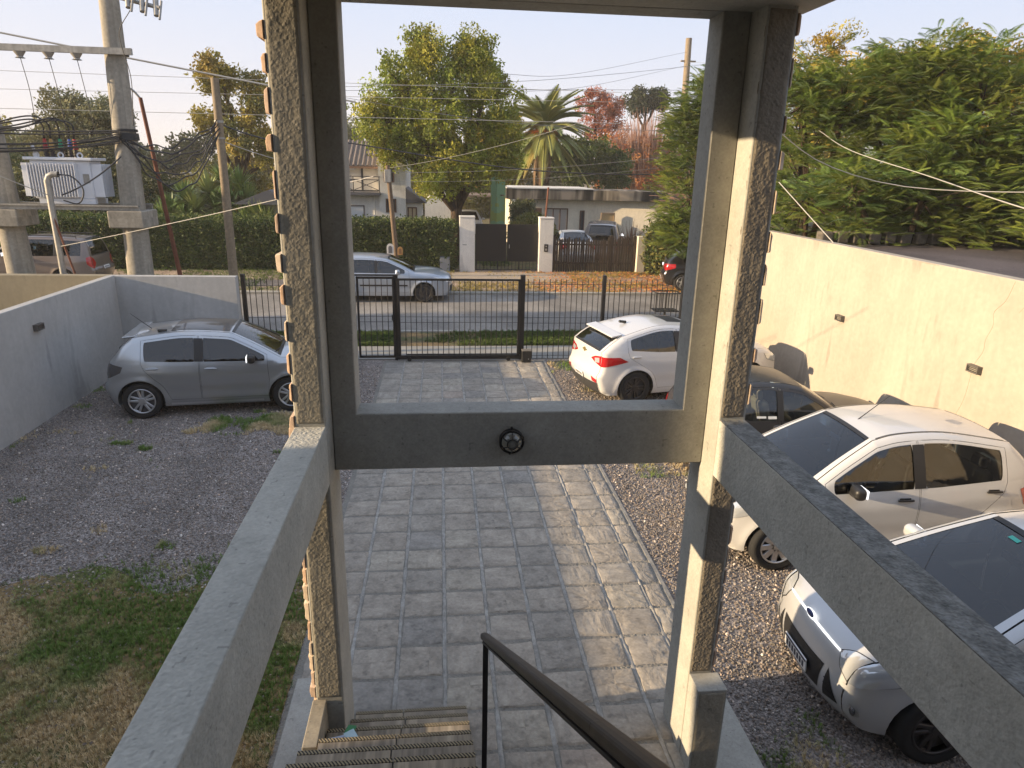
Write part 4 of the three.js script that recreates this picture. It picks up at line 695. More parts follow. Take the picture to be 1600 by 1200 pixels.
{   // cream flat-roofed house
  const h = thing('flat_house', 'low cream house with stained flat roof fascia behind the picket fence', 'house');
  part('wall', [bb(5.0, 8.1, -.05, 2.46, -41, -38.2), bb(3.75, 4.0, -.05, 2.46, -41, -38.3)], MT.cream, h);
  const wl = part('wall', place(bb(0, 4.6, -.05, 2.46, -2.6, 0), 8.1, 0, -38.21, 0, -.2, 0), MT.cream, h);
  const fas = part('roof_slab', [bb(3.5, 8.2, 2.47, 3.02, -42, -37.7, .02), place(bb(0, 5.2, 2.47, 3.0, -3.4, 0, .02), 8.15, 0, -37.72, 0, -.2, 0)], mat([.30, .275, .24], .95, { map: dataTex(256, (u, v) => { const k = .95 - .75 * sstep(.42, .75, fbm(u * 12, v * 1.5, 0, 4, 141)) * (.5 + .5 * vnoise(u * 40, v * 3, 40, 5)); return [k, k * .97, k * .93]; }, { rep: .2 }) }), h);
  part('roof_edge', bb(3.5, 8.2, 3.022, 3.08, -42, -37.66), MT.white, fas);
  windowOn(h, 5.75, 6.9, .75, 1.95, -38.2, brown, mat([.38, .34, .30], .6), 2, false); const door = part('door', bb(5.02, 5.5, 0, 2.0, -38.25, -38.17), brown, h); part('handle', rod([5.42, 1, -38.15], [5.42, 1.12, -38.15], .012), MT.steel, door);
  windowOn(h, 7.68, 7.82, .8, 1.85, -38.2, brown, darkGlass, 0, false);
  const w2 = windowOn(h, 8.75, 9.4, 1.4, 1.78, -38.02 + .12 * .0, mat([.3, .22, .14], .8), mat([.45, .3, .14], .5), 0, true); w2.position.z = .34;
  part('carport_post', bb(3.78, 3.98, -.05, 2.46, -37.9, -37.72), MT.white, h);
  const c = thing('painted_column', 'tall square column with peeling green and yellow paint beside the gate', 'column', [2.72, 0, -33.6], .55);
  part('shaft', bb(-.26, .26, -.05, 4.0, -.26, .26, .02), mat([.30, .38, .26], .85, { map: dataTex(256, (u, v) => { const t = sstep(.5, .55, fbm(u * 5, v * 3, 5, 4, 151)); return t > .5 ? [.95, .93, .62] : [.85, .95, .85]; }, { rep: .5 }) }), c); part('cap', bb(-.28, .28, 4.001, 4.08, -.28, .28), MT.conc, c); part('bracket', bb(-.05, .05, 2.8, 2.84, .262, .4), MT.rust, c);
}
{   // white two-storey house left of the tree
  const h = thing('white_house', 'white two-storey house with corrugated roof and balcony left of the tree', 'house', [0, .61, 0]), wh = MT.white; h.scale.setScalar(.85);
  part('wall', [bb(-6.4, -3.05, -.8, 2.62, -42, -36.0), bb(-6.4, -3.05, 2.75, 4.0, -42, -37.0), bb(-3.05, -1.72, -.8, 4.85, -42, -35.8)], wh, h);
  part('tower_roof', bb(-3.12, -1.65, 4.852, 4.95, -42, -35.7), slate, h);
  const bal = part('balcony', bb(-6.4, -2.95, 2.622, 2.748, -37, -35.35), slate, h), rl = [];
  for (const y of [2.85, 3.35, 3.5]) rl.push(rod([-5.48, y, -35.4], [-2.98, y, -35.4], .018)); for (let x = -5.48; x < -2.5; x += 1.25) { rl.push(rod([x, 2.75, -35.4], [x, 3.5, -35.4], .025)); if (x < -3.2) rl.push(rod([x, 2.85, -35.4], [x + 1.25, 3.35, -35.4], .015), rod([x, 3.35, -35.4], [x + 1.25, 2.85, -35.4], .015)); } rl.push(rod([-2.98, 3.5, -35.4], [-2.98, 3.5, -35.8], .018)); part('railing', rl, MT.blackIron, bal);
  windowOn(h, -5.6, -4.0, 2.8, 3.9, -37.0, slate, curtain, 1, false); windowOn(h, -3.9, -3.1, 2.8, 3.9, -37.0, slate, curtain, 0, false);
  windowOn(h, -2.72, -2.32, 3.3, 4.1, -35.8, brown, darkGlass, 0, false); windowOn(h, -2.66, -2.26, 1.85, 2.4, -35.8, brown, darkGlass, 0, false);
  const gw = windowOn(h, -5.2, -3.85, .3, 2.05, -36.0, slate, mat([.65, .66, .66], .6), 0, false), gb = []; for (let k = 0; k < 12; k++) gb.push(rod([-5.15 + k * .115, .3, -35.92], [-5.15 + k * .115, 1.25, -35.92], .014)); part('grille', gb, MT.blackIron, gw);
  const roof = part('roof', (() => { const g = [], n = 15; for (let i = 0; i < n; i++) { const x = -6.4 + i * .232; g.push(rod([x, 5.25, -39.2], [x, 3.98, -36.55], .075, .075, 8)); } g.push(place(box(3.6, .05, 2.95), -4.75, 4.6, -37.88, Math.atan2(1.27, 2.65), 0, 0)); return g; })(), mat([.22, .19, .18], .75, { map: tPole }), h); part('eave_board', bb(-6.5, -2.9, 3.86, 3.96, -36.62, -36.5), mat([.2, .12, .08], .8), roof);
  part('drain_pipe', rod([-3.3, -.7, -35.95], [-3.3, 2.6, -35.95], .04), wh, h);
  const a = thing('side_annex', 'small white annex with dark sloping roof beside the white house', 'house', [0, .61, 0]); a.scale.setScalar(.85); part('wall', bb(-1.715, -.95, -.8, 2.25, -38.5, -36.0), wh, a); part('roof', place(extr([[-1.73, 2.26], [-.7, 2.26], [-1.73, 3.0]], 3), 0, 0, -38.8), slate, a); windowOn(a, -1.6, -1.25, 1.35, 2.0, -36.0, brown, mat([.5, .4, .26], .4), 1, false);
  const d = thing('garden_house', 'low dark-roofed porch with white lattice window behind the yuccas', 'house'); part('wall', bb(-8.3, -6.3, -.05, 2.4, -30.4, -30.1), MT.cream, d); part('roof', place(extr([[-8.4, 2.41], [-6.0, 2.41], [-6.9, 3.0]], .9), 0, 0, -30.45), slate, d);
  const lw = part('window', bb(-7.8, -6.95, 1.72, 2.3, -30.1, -30.08), darkGlass, d), lt = []; for (let k = 0; k <= 6; k++) lt.push(bb(-7.8 + k * .14 - .013, -7.8 + k * .14 + .013, 1.72, 2.3, -30.08, -30.055)); for (let k = 0; k <= 3; k++) lt.push(bb(-7.8, -6.95, 1.72 + k * .19 - .012, 1.72 + k * .19 + .012, -30.075, -30.05)); part('lattice', lt, MT.white, lw);
  const e = thing('pale_outbuilding', 'pale outbuilding with blank wall beyond the hedge at left', 'house'); part('wall', bb(-13.6, -10.9, -.05, 3.3, -44, -40), mat([.55, .55, .54], .9, { map: tWall }), e); part('roof', bb(-13.8, -10.7, 3.301, 3.45, -44.2, -39.8), MT.conc, e);
  const f = thing('garden_wall', 'white gabled garden store seen beneath the green tree', 'house'); part('wall', place(extr([[-.9, 0], [.9, 0], [.9, 1.9], [0, 2.9], [-.9, 1.9]], 2.5), -.1, 0, -48), wh, f); f.name = 'garden_store';
  const cp = thing('carport', 'rusty flat carport roof on posts far behind the sheet gate', 'carport'); part('roof', bb(.9, 3.4, 2.35, 2.45, -47, -42.5), mat([.2, .15, .12], .8), cp); for (const [x, z] of [[1, -42.7], [3.3, -42.7], [1, -46.8], [3.3, -46.8]]) part('post', rod([x, -.05, z], [x, 2.35, z], .05), MT.rust, cp);
}
// ---------------------------------------------------------------- poles and transformer
{
  const pole = (name, label, p0, p1, r0, r1, m, grp) => { const t = thing(name, label, 'pole', [0, 0, 0], 0, grp); part('shaft', rod(p0, p1, r0, r1, 18), m, t); return t; };
  const A = pole('concrete_pole', 'left concrete pole of the transformer platform at the picture edge', [-9.0, -.1, -15.85], [-9.2, 8.6, -15.85], .29, .15, MT.poleC, 'transformer poles');
  const B = pole('concrete_pole', 'tall concrete pole right of the white transformer with black cable collar', [-6.62, -.1, -15.85], [-6.42, 8.6, -15.85], .29, .16, MT.poleC, 'transformer poles');
  for (const [p, x] of [[A, -9.05], [B, -6.57]]) { part('collar_block', bb(x - .36, x + .36, 2.66, 3.02, -16.25, -15.45, .03), MT.poleC, p); }
  part('strap', [cyl(.235, .235, .05, -6.49, 4.62, -15.85, 20), cyl(.26, .25, .14, -6.5, 4.5, -15.85, 20), cyl(.225, .225, .03, -6.45, 6.05, -15.85, 20)], MT.black, B);
  const pf = thing('transformer_platform', 'steel channel platform carried between the two concrete poles', 'platform'); for (const z of [-15.5, -16.2]) part('channel', [bb(-9.9, -6.28, 3.025, 3.13, z - .02, z + .02), bb(-9.9, -6.28, 3.1, 3.13, z - .06, z + .06)], MT.galv, pf); for (const x of [-8.3, -7.2]) part('cross_member', bb(x - .04, x + .04, 3.03, 3.098, -16.18, -15.52), MT.galv, pf);
  const tr = thing('transformer', 'white finned transformer with coloured bushings on the pole platform', 'transformer', [-7.76, 3.14, -15.85]);
  const tw = mat([.66, .68, .72], .5); part('tank', [bb(-.58, .58, .1, .86, -.26, .26, .02)], tw, tr); part('lid', bb(-.66, .66, .862, .92, -.34, .34, .012), tw, tr); part('skid', [bb(-.5, .6, 0, .1, -.28, -.18), bb(-.5, .6, 0, .1, .18, .28)], tw, tr);
  for (let k = 0; k < 17; k++) { const x = -.56 + k * .056; part('fin', rbox(.016, .66, .16, .006, x, .47, .34, 0, 0, 0, 1), tw, tr); } for (const s of [-1, 1]) for (let k = 0; k < 6; k++) part('fin', rbox(.2, .66, .016, .006, s * .68, .47, -.22 + k * .085, 0, 0, 0, 1), tw, tr);
  part('name_plate', bb(.42, .54, .42, .6, .262, .268), MT.galv, tr); part('oil_gauge', rod([-.5, .92, .1], [-.55, 1.14, .1], .03), tw, tr);
  [[-.32, [.45, .05, .05]], [-.2, [.5, .3, .1]], [-.02, [.05, .32, .16]], [.16, [.08, .14, .5]], [.26, [.5, .05, .06]]].forEach(([x, c], k) => { const b = part('bushing', [cyl(.045, .03, .16, x, 1.0, .05, 10), cyl(.06, .06, .02, x, .97, .05, 12), cyl(.055, .055, .02, x, 1.03, .05, 12)], mat([.06, .05, .05], .4), tr); part('sleeve', cyl(.05, .028, .2, x, 1.18, .05, 10), mat(c, .6), b); }); for (const x of [-.42, .05, .42]) part('lifting_eye', fin(place(new THREE.TorusGeometry(.05, .016, 6, 14), x, .96, .26)), tw, tr);
  const arm = thing('cross_arm', 'galvanised cross arm with three insulators high between the poles', 'cross arm'); part('beam', bb(-10.5, -6.05, 6.02, 6.14, -15.62, -15.54), MT.galv, arm); for (const x of [-8.15, -7.62, -7.1]) part('insulator', [cyl(.05, .11, .09, x, 5.97, -15.58, 14), cyl(.09, .05, .03, x, 5.91, -15.58, 14)], mat([.3, .28, .26], .3), arm);
  const fu = thing('fuse_bracket', 'row of grey fuse cutouts on a tilted bracket at the pole top', 'fuses'); part('bracket', rod([-6.25, 7.05, -15.6], [-5.35, 6.85, -15.4], .04), MT.galv, fu); for (let k = 0; k < 3; k++) { const x = -5.95 + k * .25; part('fuse', [rod([x, 7.15 - k * .06, -15.5], [x + .03, 6.82 - k * .06, -15.35], .055, .045, 10), rod([x + .12, 7.1 - k * .06, -15.45], [x + .1, 6.75 - k * .06, -15.3], .022)], MT.galv, fu); }
  const co = thing('service_conduit', 'galvanised service pipe with curved elbow in front of the transformer', 'conduit'); part('pipe', tube([[-7.62, -.05, -14.75], [-7.62, 2.2, -14.75], [-7.62, 3.5, -14.75], [-7.61, 3.66, -14.75], [-7.53, 3.74, -14.75], [-7.40, 3.74, -14.75]], .058, 40, 12), MT.galv, co); part('guy_rod', rod([-7.25, 1.2, -14.7], [-7.62, 3.0, -14.72], .02), MT.rust, co); part('pigtail', tube([[-7.42, 3.74, -14.75], [-7.15, 3.7, -14.75], [-6.98, 3.45, -14.75], [-7.1, 3.2, -14.75], [-7.38, 3.25, -14.75]], .014, 24), MT.wire, co);
  const wp = thing('wooden_pole', 'weathered wooden utility pole between hedge and left pillar', 'pole'); part('shaft', rod([-4.95, -.1, -17], [-4.93, 5.8, -17], .11, .085, 14), MT.woodGrey, wp); part('clamp', [cyl(.1, .1, .05, -4.93, 4.9, -17, 14), cyl(.1, .1, .04, -4.93, 4.55, -17, 14)], MT.galv, wp);
  const lp = thing('street_lamp', 'thin rusty street lamp post leaning behind the transformer pole', 'street lamp'); part('post', rod([-6.02, -.1, -17], [-6.55, 5.35, -17], .055, .04, 10), MT.rust, lp); part('arm', tube([[-6.55, 5.33, -17], [-6.68, 5.5, -16.95], [-6.85, 5.58, -16.9]], .025, 12), MT.galv, lp); part('head', ball(.1, -6.93, 5.6, -16.88, 1.7, .5, .8), MT.galv, lp);
  const sp = thing('sign_pole', 'leaning wooden pole with two small arched boards before the hedge', 'pole'); part('shaft', rod([-1.62, -.05, -26.4], [-1.9, 4.05, -26.4], .1, .08, 12), mat([.2, .15, .11], .9, { map: tPole }), sp); part('box', bb(-2.02, -1.78, 3.45, 3.9, -26.5, -26.28, .02), MT.galv, sp);
  const archS = (w, h) => { const p = [[-w, 0], [w, 0], [w, h]]; for (let k = 1; k < 8; k++) { const a = k / 8 * Math.PI; p.push([w * Math.cos(a), h + w * Math.sin(a)]); } p.push([-w, h]); return p; };
  const s1 = part('board', place(extr(archS(.13, .28), .02), -1.88, .86, -26.2), MT.white, sp); part('board_print', place(extr(archS(.07, .2), .004), -1.88, .92, -26.178), mat([.12, .12, .13], .7), s1); const s2 = part('board', place(extr(archS(.1, .2), .02), -1.52, .86, -26.2), mat([.42, .22, .07], .7), sp); part('board_print', place(extr(archS(.05, .14), .004), -1.52, .9, -26.178), mat([.2, .1, .04], .7), s2);
  const fp = thing('distant_pole', 'tall bare wooden pole above the far trees at right', 'pole'); part('shaft', rod([19.9, -.05, -58], [19.6, 14.1, -58], .32, .24, 12), MT.woodGrey, fp); part('cross_arm', bb(19.1, 20.3, 12.4, 12.5, -58.1, -57.9), MT.woodGrey, fp);
}
// ---------------------------------------------------------------- cables
{
  const cable = (label, pts, r = .011, m = MT.wire) => single('cable', tube(pts, r, pts.length * 6, 5), m, label, 'cable', 'overhead cables');
  cable('thick pale service cable crossing the sky from the left to the left pillar', sag([-12.5, 7.08, -17], [-1.9, 5.4, -17], .02), .02, MT.wirePale);
  cable('pale wire rising from the service pipe towards the left pillar', sag([-7.62, 2.35, -14.75], [-.9, 3.9, -9.8], .03), .006, MT.wirePale);
  cable('pale wire dropping from the left edge to the service pipe', sag([-8.6, 4.6, -12], [-7.62, 3.35, -14.7], .05), .009, MT.wirePale);
  cable('thin high wire across the left sky above the transformer', sag([-22, 6.15, -20], [5, 6.1, -20], .02), .006, MT.wirePale); cable('second thin high wire across the left sky', sag([-22, 5.6, -20], [5, 5.85, -20], .02), .006, MT.wirePale); cable('lowest thin wire across the left sky', sag([-22, 5.2, -20], [5, 5.3, -20], .02), .007, MT.wirePale);
  const R = rngOf(77);
  for (let k = 0; k < 9; k++) cable(`dark bundle cable running to the collar of the concrete pole, strand ${['top', 'second', 'third', 'fourth', 'fifth', 'sixth', 'seventh', 'eighth', 'lowest'][k]}`, sag([-11.5, 4.75 - k * .07, -15.3 - R() * .5], [-6.5, 4.6 - k * .03, -15.55], .1 + R() * .25), .011 + R() * .006);
  const ends = ['crossing the others near the pole', 'hanging lowest towards the wooden pole', 'ending high on the wooden pole', 'looping below the lamp post', 'with a wide loop beside the lamp post', 'running tight to the wooden pole', 'sagging behind the lamp post'];
  for (let k = 0; k < 7; k++) { const p = []; for (let i = 0; i <= 10; i++) { const t = i / 10; p.push(v3(lerp(-6.45, -4.95, t) + (R() - .5) * .12, lerp(4.5 - R() * .1, 4.9 - k * .05, t) - (.3 + k * .13) * 4 * t * (1 - t) + (R() - .5) * .14, lerp(-15.6, -16.9, t))); } cable('tangled dark cable ' + ends[k], p, .012 + R() * .006); }
  for (let k = 0; k < 5; k++) { const x = -8.08 + [0, .12, .3, .48, .58][k]; cable(`drooping dark lead curving onto the ${['first', 'second', 'third', 'fourth', 'fifth'][k]} transformer bushing from the left`, [[x, 4.42, -15.8], [x + .05, 4.7, -15.7], [x - .25 + R() * .3, 4.85 - R() * .1, -15.6], [x - .6 - R() * .5, 4.62, -15.55], [x - 1.6, 4.7 - R() * .3, -15.5]], .016); }
  cable('black cable slanting from the concrete pole to the service pipe elbow', sag([-6.5, 4.1, -15.5], [-7.4, 3.35, -14.75], .08), .016);
  for (const [k, x] of [[0, -8.15], [1, -7.62], [2, -7.1]]) cable(`thin drop wire from the ${['left', 'middle', 'right'][k]} insulator down to the transformer`, [[x, 5.92, -15.58], [x + .06, 5.3, -15.6], [x + (k - 1) * .05, 4.5, -15.8]], .007);
  cable('drop wire curving from fuse bracket down the concrete pole', [[-5.9, 6.8, -15.4], [-6.2, 6.4, -15.5], [-6.1, 5.6, -15.5], [-6.2, 4.7, -15.55]], .008);
  cable('dark bundle cable from the wooden pole along the street behind the left pillar', sag([-4.93, 4.85, -17], [-2.9, 4.7, -24], .25), .018); cable('thinner cable beneath the bundle leaving the wooden pole', sag([-4.93, 4.5, -17], [-2.9, 3.9, -25], .2), .01, MT.wirePale);
  cable('heavy black cable across the tree and palm above the low roof', [[-3.6, 4.8, -24], [2.83, 4.01, -24], [7.54, 3.94, -24], [14, 4.2, -24]], .022);
  cable('pale wire crossing in front of the green tree top', [[-4, 6.45, -25], [2.44, 6.82, -25], [10.12, 8.19, -30], [19.7, 12.4, -58]], .007, MT.wireGrey); cable('pale wire sagging before the lower crown of the green tree', [[-4, 6.2, -24], [1.94, 5.5, -24], [8.48, 5.37, -24], [14, 5.6, -24]], .007, MT.wireGrey);
  cable('level thin wire just above the palm top', [[-4, 6.25, -24], [4.03, 6.53, -24], [8.35, 6.65, -24], [14, 6.8, -24]], .006, MT.wire); cable('wire rising to the distant pole from the palm', [[3.2, 7.2, -32], [7.56, 8.31, -40], [19.5, 12.1, -58]], .009); cable('upper wire rising to the distant pole', [[2.6, 7.9, -32], [6.69, 8.9, -40], [19.5, 13.1, -58]], .009);
  cable('white wire from the leaning pole up across the street', sag([-1.88, 3.95, -26.4], [3.6, 5.2, -19.2], .12), .007, MT.wireGrey); cable('white wire from the leaning pole along the street', sag([-1.88, 3.8, -26.4], [12, 5.2, -24], .3), .007, MT.wireGrey); cable('lower white wire from the leaning pole along the street', sag([-1.85, 3.5, -26.4], [12, 4.9, -24], .35), .006, MT.wireGrey);
  cable('pale cable sagging from the right pillar past the jacarandas', [[1.9, 4.75, -4.3], [4.0, 4.5, -8.2], [5.14, 4.15, -9], [6.27, 3.92, -9], [8.2, 3.95, -7.5], [11, 4.3, -5]], .006, MT.wirePale); cable('pale double cable descending over the right jacarandas', [[8.4, 5.0, -15.5], [7.15, 4.47, -12], [6.51, 4.07, -9], [5.34, 3.8, -6], [4.5, 3.6, -3.5]], .006, MT.wirePale); cable('short wire dropping onto the cream wall top', [[6.6, 3.9, -13.4], [6.74, 3.61, -13], [7.1, 2.88, -12]], .009, MT.wirePale);
}
// ---------------------------------------------------------------- plants
function leafM(trans = .35) { return phys([1, 1, 1], .75, { transmission: trans, thickness: 0, ior: 1.3 }); }
const LM = leafM();
function triGeo(P) { const g = new THREE.BufferGeometry(); g.setAttribute('position', new THREE.Float32BufferAttribute(P, 3)); g.computeVertexNormals(); return fin(g); }
function leafAt(P, o, d, up, L, w) {   // a folded pointed leaf of four triangles
  const s = v3().crossVectors(d, up).normalize(), m = o.clone().addScaledVector(d, L * .45), t = o.clone().addScaledVector(d, L).addScaledVector(up, -L * .12), a = m.clone().addScaledVector(s, w).addScaledVector(up, w * .35), b = m.clone().addScaledVector(s, -w).addScaledVector(up, w * .35);
  for (const q of [o, a, m, a, t, m, o, m, b, b, m, t]) P.push(q.x, q.y, q.z);
}
function sprayGeo(n, L, w, seed, spread = .5) { const r = rngOf(seed), P = []; for (let k = 0; k < n; k++) { const d = v3(r() - .5, r() - .35, r() - .5).normalize(), o = v3(r() - .5, r() - .5, r() - .5).multiplyScalar(spread); leafAt(P, o, d, v3(r() - .5, 1, r() - .5).normalize(), L * (.7 + .6 * r()), w); } return triGeo(P); }
function frondGeo(pairs, droop, seed) {   // feathery leaf one unit long, along +x
  const r = rngOf(seed), P = [];
  for (let k = 0; k < pairs; k++) { const t = (k + .6) / pairs, x = t, y = .18 * t - droop * t * t, l = .30 * Math.sin(Math.PI * (.12 + .85 * t)) + .04; for (const s of [-1, 1]) { const a = .95 - .35 * t, o = v3(x, y, 0), e = v3(x + l * Math.cos(a), y - l * .28 - .04 * r(), s * l * Math.sin(a)), m = o.clone().lerp(e, .5); const wd = .02; const q1 = m.clone().add(v3(wd, .012, -s * wd * .4)), q2 = m.clone().add(v3(-wd, .012, s * wd * .4)); for (const q of [o, q1, e, o, e, q2]) P.push(q.x, q.y, q.z); } }
  return triGeo(P);
}
const GEO = { spray: [1, 2, 3].map(s => sprayGeo(16, .17, .045, s, .42)), frond: [frondGeo(18, .25, 5), frondGeo(18, .45, 6)], fine: [1, 2].map(s => sprayGeo(22, .12, .03, s + 20, .45)) };
const colMix = (cols, r) => { const a = cols[Math.floor(r() * cols.length)], k = 1.35 * (.75 + .5 * r()); return C(a[0] * k, a[1] * k, a[2] * k); };
// lobes: [x, y, z, rx, ry, rz] around the base; leaves gather in clumps within each lobe
function tree(o) {
  const r = rngOf(o.seed), t = thing(o.name ?? 'tree', o.label, o.cat ?? 'tree', o.pos, 0, o.group), wood = []; if (o.scale) t.scale.set(...o.scale);
  const th = o.trunkH ?? 2, tr = o.trunkR ?? .18, top = v3(o.lean ?? 0, th, 0), lists = GEO[o.geo ?? 'spray'].map(() => []);
  wood.push(tube([[0, -.15, 0], [.04, th * .4, .02], [top.x, th, 0]], tr, 10, 9));
  for (const L of o.lobes) {
    const c = v3(L[0], L[1], L[2]); const mid = top.clone().lerp(c, .5).add(v3((r() - .5) * .4, -.1, (r() - .5) * .4)); if (!o.noLimbs) wood.push(tube([top.clone().add(v3(0, -.3, 0)), mid, c], tr * .42, 9, 6));
    const n = Math.round(o.n * (L[6] ?? 1)), clumps = Math.max(4, Math.round(n / (o.per ?? 14)));
    for (let k = 0; k < clumps; k++) {
      const d = v3(r() - .5, r() - .5, r() - .5).normalize(), q = Math.pow(r(), .4), cc = v3(c.x + d.x * L[3] * q, c.y + d.y * L[4] * q, c.z + d.z * L[5] * q), cr = (o.clump ?? .34) * (.6 + .8 * r()), tone = .75 + .5 * r();
      if (!o.noLimbs && k % 3 == 0) wood.push(rod(c.clone().lerp(cc, .1), cc, tr * .16, tr * .06, 4));
      const base = colMix(o.cols, r);
      for (let i = 0; i < Math.round(n / clumps); i++) {
        const e = v3(r() - .5, (r() - .5) * .8, r() - .5).multiplyScalar(2 * cr).add(cc), ang = o.geo === 'frond' ? Math.atan2(-(e.z - c.z), e.x - c.x) + (r() - .5) * 2.2 : r() * 6.3, s = o.size * (.7 + .6 * r()), kk = tone * (.85 + .3 * r());
        lists[Math.floor(r() * lists.length)].push({ m: mtx(e.x, e.y, e.z, o.geo === 'frond' ? (r() - .5) * .7 : r() * 6, ang, o.geo === 'frond' ? .75 - r() * .95 : r() * 6, s), c: C(base.r * kk, base.g * kk, base.b * kk) });
      }
    }
  }
  part('trunk', wood, o.bark ?? MT.bark, t); lists.forEach((l, i) => l.length && inst('crown', GEO[o.geo ?? 'spray'][i], LM, l, t)); return t;
}
// feathery jacarandas behind the cream wall
const jac = [[.115, .165, .027], [.135, .18, .028], [.085, .135, .027], [.165, .195, .03]];
const J = (label, pos, lobes, n, seed) => tree({ name: 'jacaranda_tree', label, group: 'jacarandas behind the cream wall', pos, lobes, n: n * 2.7, seed, geo: 'frond', size: .37, cols: jac, trunkH: 1.9, trunkR: .15, per: 12, clump: .28 });
J('feathery green jacaranda just right of the right pillar', [8.9, 0, -16.2], [[-.5, 3.6, .6, 1.3, 1.5, 1.3], [.4, 5.5, 0, 1.3, 1.3, 1.3], [.9, 3.4, .9, 1.2, 1.3, 1.2], [1.4, 4.6, .3, 1.3, 1.2, 1], [-.4, 5.6, -.4, .9, 1.1, 1]], 330, 11);
J('feathery green jacaranda at the middle of the right tree row', [11.2, 0, -14.9], [[-.8, 3.9, .6, 1.3, 1.4, 1.2], [.5, 5.6, 0, 1.5, 1.2, 1.3], [.4, 3.6, .8, 1.4, 1.3, 1.2], [-.5, 6.0, -.5, 1.2, 1, 1], [0, 4.6, .9, 1.5, .9, .7]], 330, 12);
J('feathery green jacaranda at the right edge of the picture', [12.3, 0, -11.6], [[-.9, 4.0, .7, 1.2, 1.3, 1.2], [.6, 4.6, 0, 1.5, 1.4, 1.4], [.2, 5.7, -.3, 1.4, .9, 1.2], [1.2, 3.6, .4, 1.2, 1.1, 1.2]], 330, 13);
J('feathery green jacaranda seen through the window edge near the street', [9.3, 0, -22.2], [[-1.4, 3.3, .4, 1.1, 1.6, 1.2], [-.9, 5.0, 0, 1.2, 1.3, 1.2], [.6, 4.6, 0, 1.5, 1.9, 1.4], [-1.3, 2.2, .2, .9, .8, .9], [-1.5, 5.6, .2, .8, .9, .8], [-.5, 6.3, 0, 1.0, .8, .9]], 380, 14);
J('low hanging jacaranda over the shed wall', [9.8, 0, -13.6], [[-.2, 3.6, .3, 1.1, .9, .7], [.9, 3.3, .2, .9, .7, .6], [-1.5, 3.7, 0, .9, 1.0, .7]], 170, 15);
const yel = [[.26, .2, .03], [.22, .19, .03], [.32, .22, .03], [.17, .17, .03]];
tree({ name: 'yellow_tree', label: 'yellowing tree rising behind the right jacarandas', pos: [15.6, 0, -20.2], lobes: [[-2.6, 6.4, 0, 1.6, 1.0, 1.3], [-.4, 6.8, 0, 1.7, 1.1, 1.3], [1.8, 6.9, .3, 1.6, 1.2, 1.4], [-4.6, 6.0, .2, 1.0, .9, 1, .5], [3.4, 6.5, .4, 1.4, 1.4, 1.3], [0, 5.2, 0, 3, 1.6, 1.4]], n: 850, seed: 16, cols: yel, size: .62, trunkH: 3.6, trunkR: .22, clump: .42 });
tree({ name: 'yellow_tree', label: 'thin top of a half-bare yellow tree beside the right pillar', pos: [11.3, 0, -21.5], lobes: [[-.6, 7.2, 0, .5, .9, .5], [.5, 7.5, 0, .4, .9, .5], [0, 6.2, 0, 1.2, .9, .8]], n: 110, seed: 17, cols: yel, size: .5, trunkH: 4.5, trunkR: .12 });
// the big green tree in the window
tree({ name: 'green_tree', label: 'large rounded green tree filling the left of the window opening', pos: [.66, 0, -30.0], scale: [.885, .92, .885], lobes: [[-.2, 8.3, 0, 1.7, 1.4, 1.5], [-2.2, 7.5, .2, 1.5, 1.3, 1.3], [1.3, 7.6, .2, 1.6, 1.6, 1.5], [-3.3, 6.2, .3, 1.4, .9, 1.2], [2.0, 6.0, 0, 1.1, 1.0, 1.2], [-.6, 6.4, .9, 2.2, 1.0, 1.2], [-.9, 5.3, .7, 1.6, .9, .9, .7], [-2.7, 5.2, .3, 1.3, .8, 1.0, .8], [-.9, 3.9, .9, .9, 1.0, .8, .6], [.5, 4.3, .7, 1.3, 1.0, .8, .7], [1.8, 4.8, .3, 1.1, .8, .9, .7], [.9, 9.0, 0, 1.0, .8, 1], [-1.4, 9.1, 0, .8, .7, .8, .6], [.6, 5.0, -.4, 1.4, .6, .8, .5]], n: 390, seed: 21, cols: [[.21, .23, .024], [.18, .21, .024], [.27, .255, .027], [.15, .185, .024]], size: .85, trunkH: 2.6, trunkR: .27, clump: .42, per: 12 });
// yellow-green masses between tree and palm, and behind the roofs
tree({ name: 'golden_tree', label: 'golden yellow tree between the green tree and the palm', pos: [3.9, 0, -49], lobes: [[0, 5.8, 0, 2.0, 1.6, 1.5], [-1.4, 4.4, 0, 1.6, 1.4, 1.4], [1.6, 4.6, 0, 1.7, 1.5, 1.4]], n: 300, seed: 22, cols: [[.30, .20, .03], [.26, .19, .03], [.2, .17, .03]], size: 1.5, trunkH: 2.5, clump: .5 });
tree({ name: 'dark_tree', label: 'dark green tree right of the palm above the cream house', pos: [9.9, 0, -47], lobes: [[-1.4, 4.6, 0, 1.6, 1.5, 1.3], [.2, 4.6, .2, 1.7, 1.5, 1.4], [1.6, 4.1, 0, 1.5, 1.4, 1.2]], n: 300, seed: 23, cols: [[.05, .08, .02], [.07, .1, .022], [.09, .11, .02]], size: 1.3, trunkH: 2.5, clump: .45 });
tree({ name: 'red_tree', label: 'rust red autumn tree right of the palm', pos: [12.6, 0, -57], lobes: [[-.6, 9.2, 0, 1.0, .9, .9], [.8, 8.9, .1, 1.0, 1.0, .9], [-.3, 7.2, 0, 1.2, 1.1, 1], [1.1, 6.9, 0, 1.1, 1.1, 1, .7]], n: 190, seed: 24, cols: [[.30, .095, .045], [.34, .12, .06], [.24, .085, .045]], size: .85, trunkH: 5.5, trunkR: .2, clump: .42 });
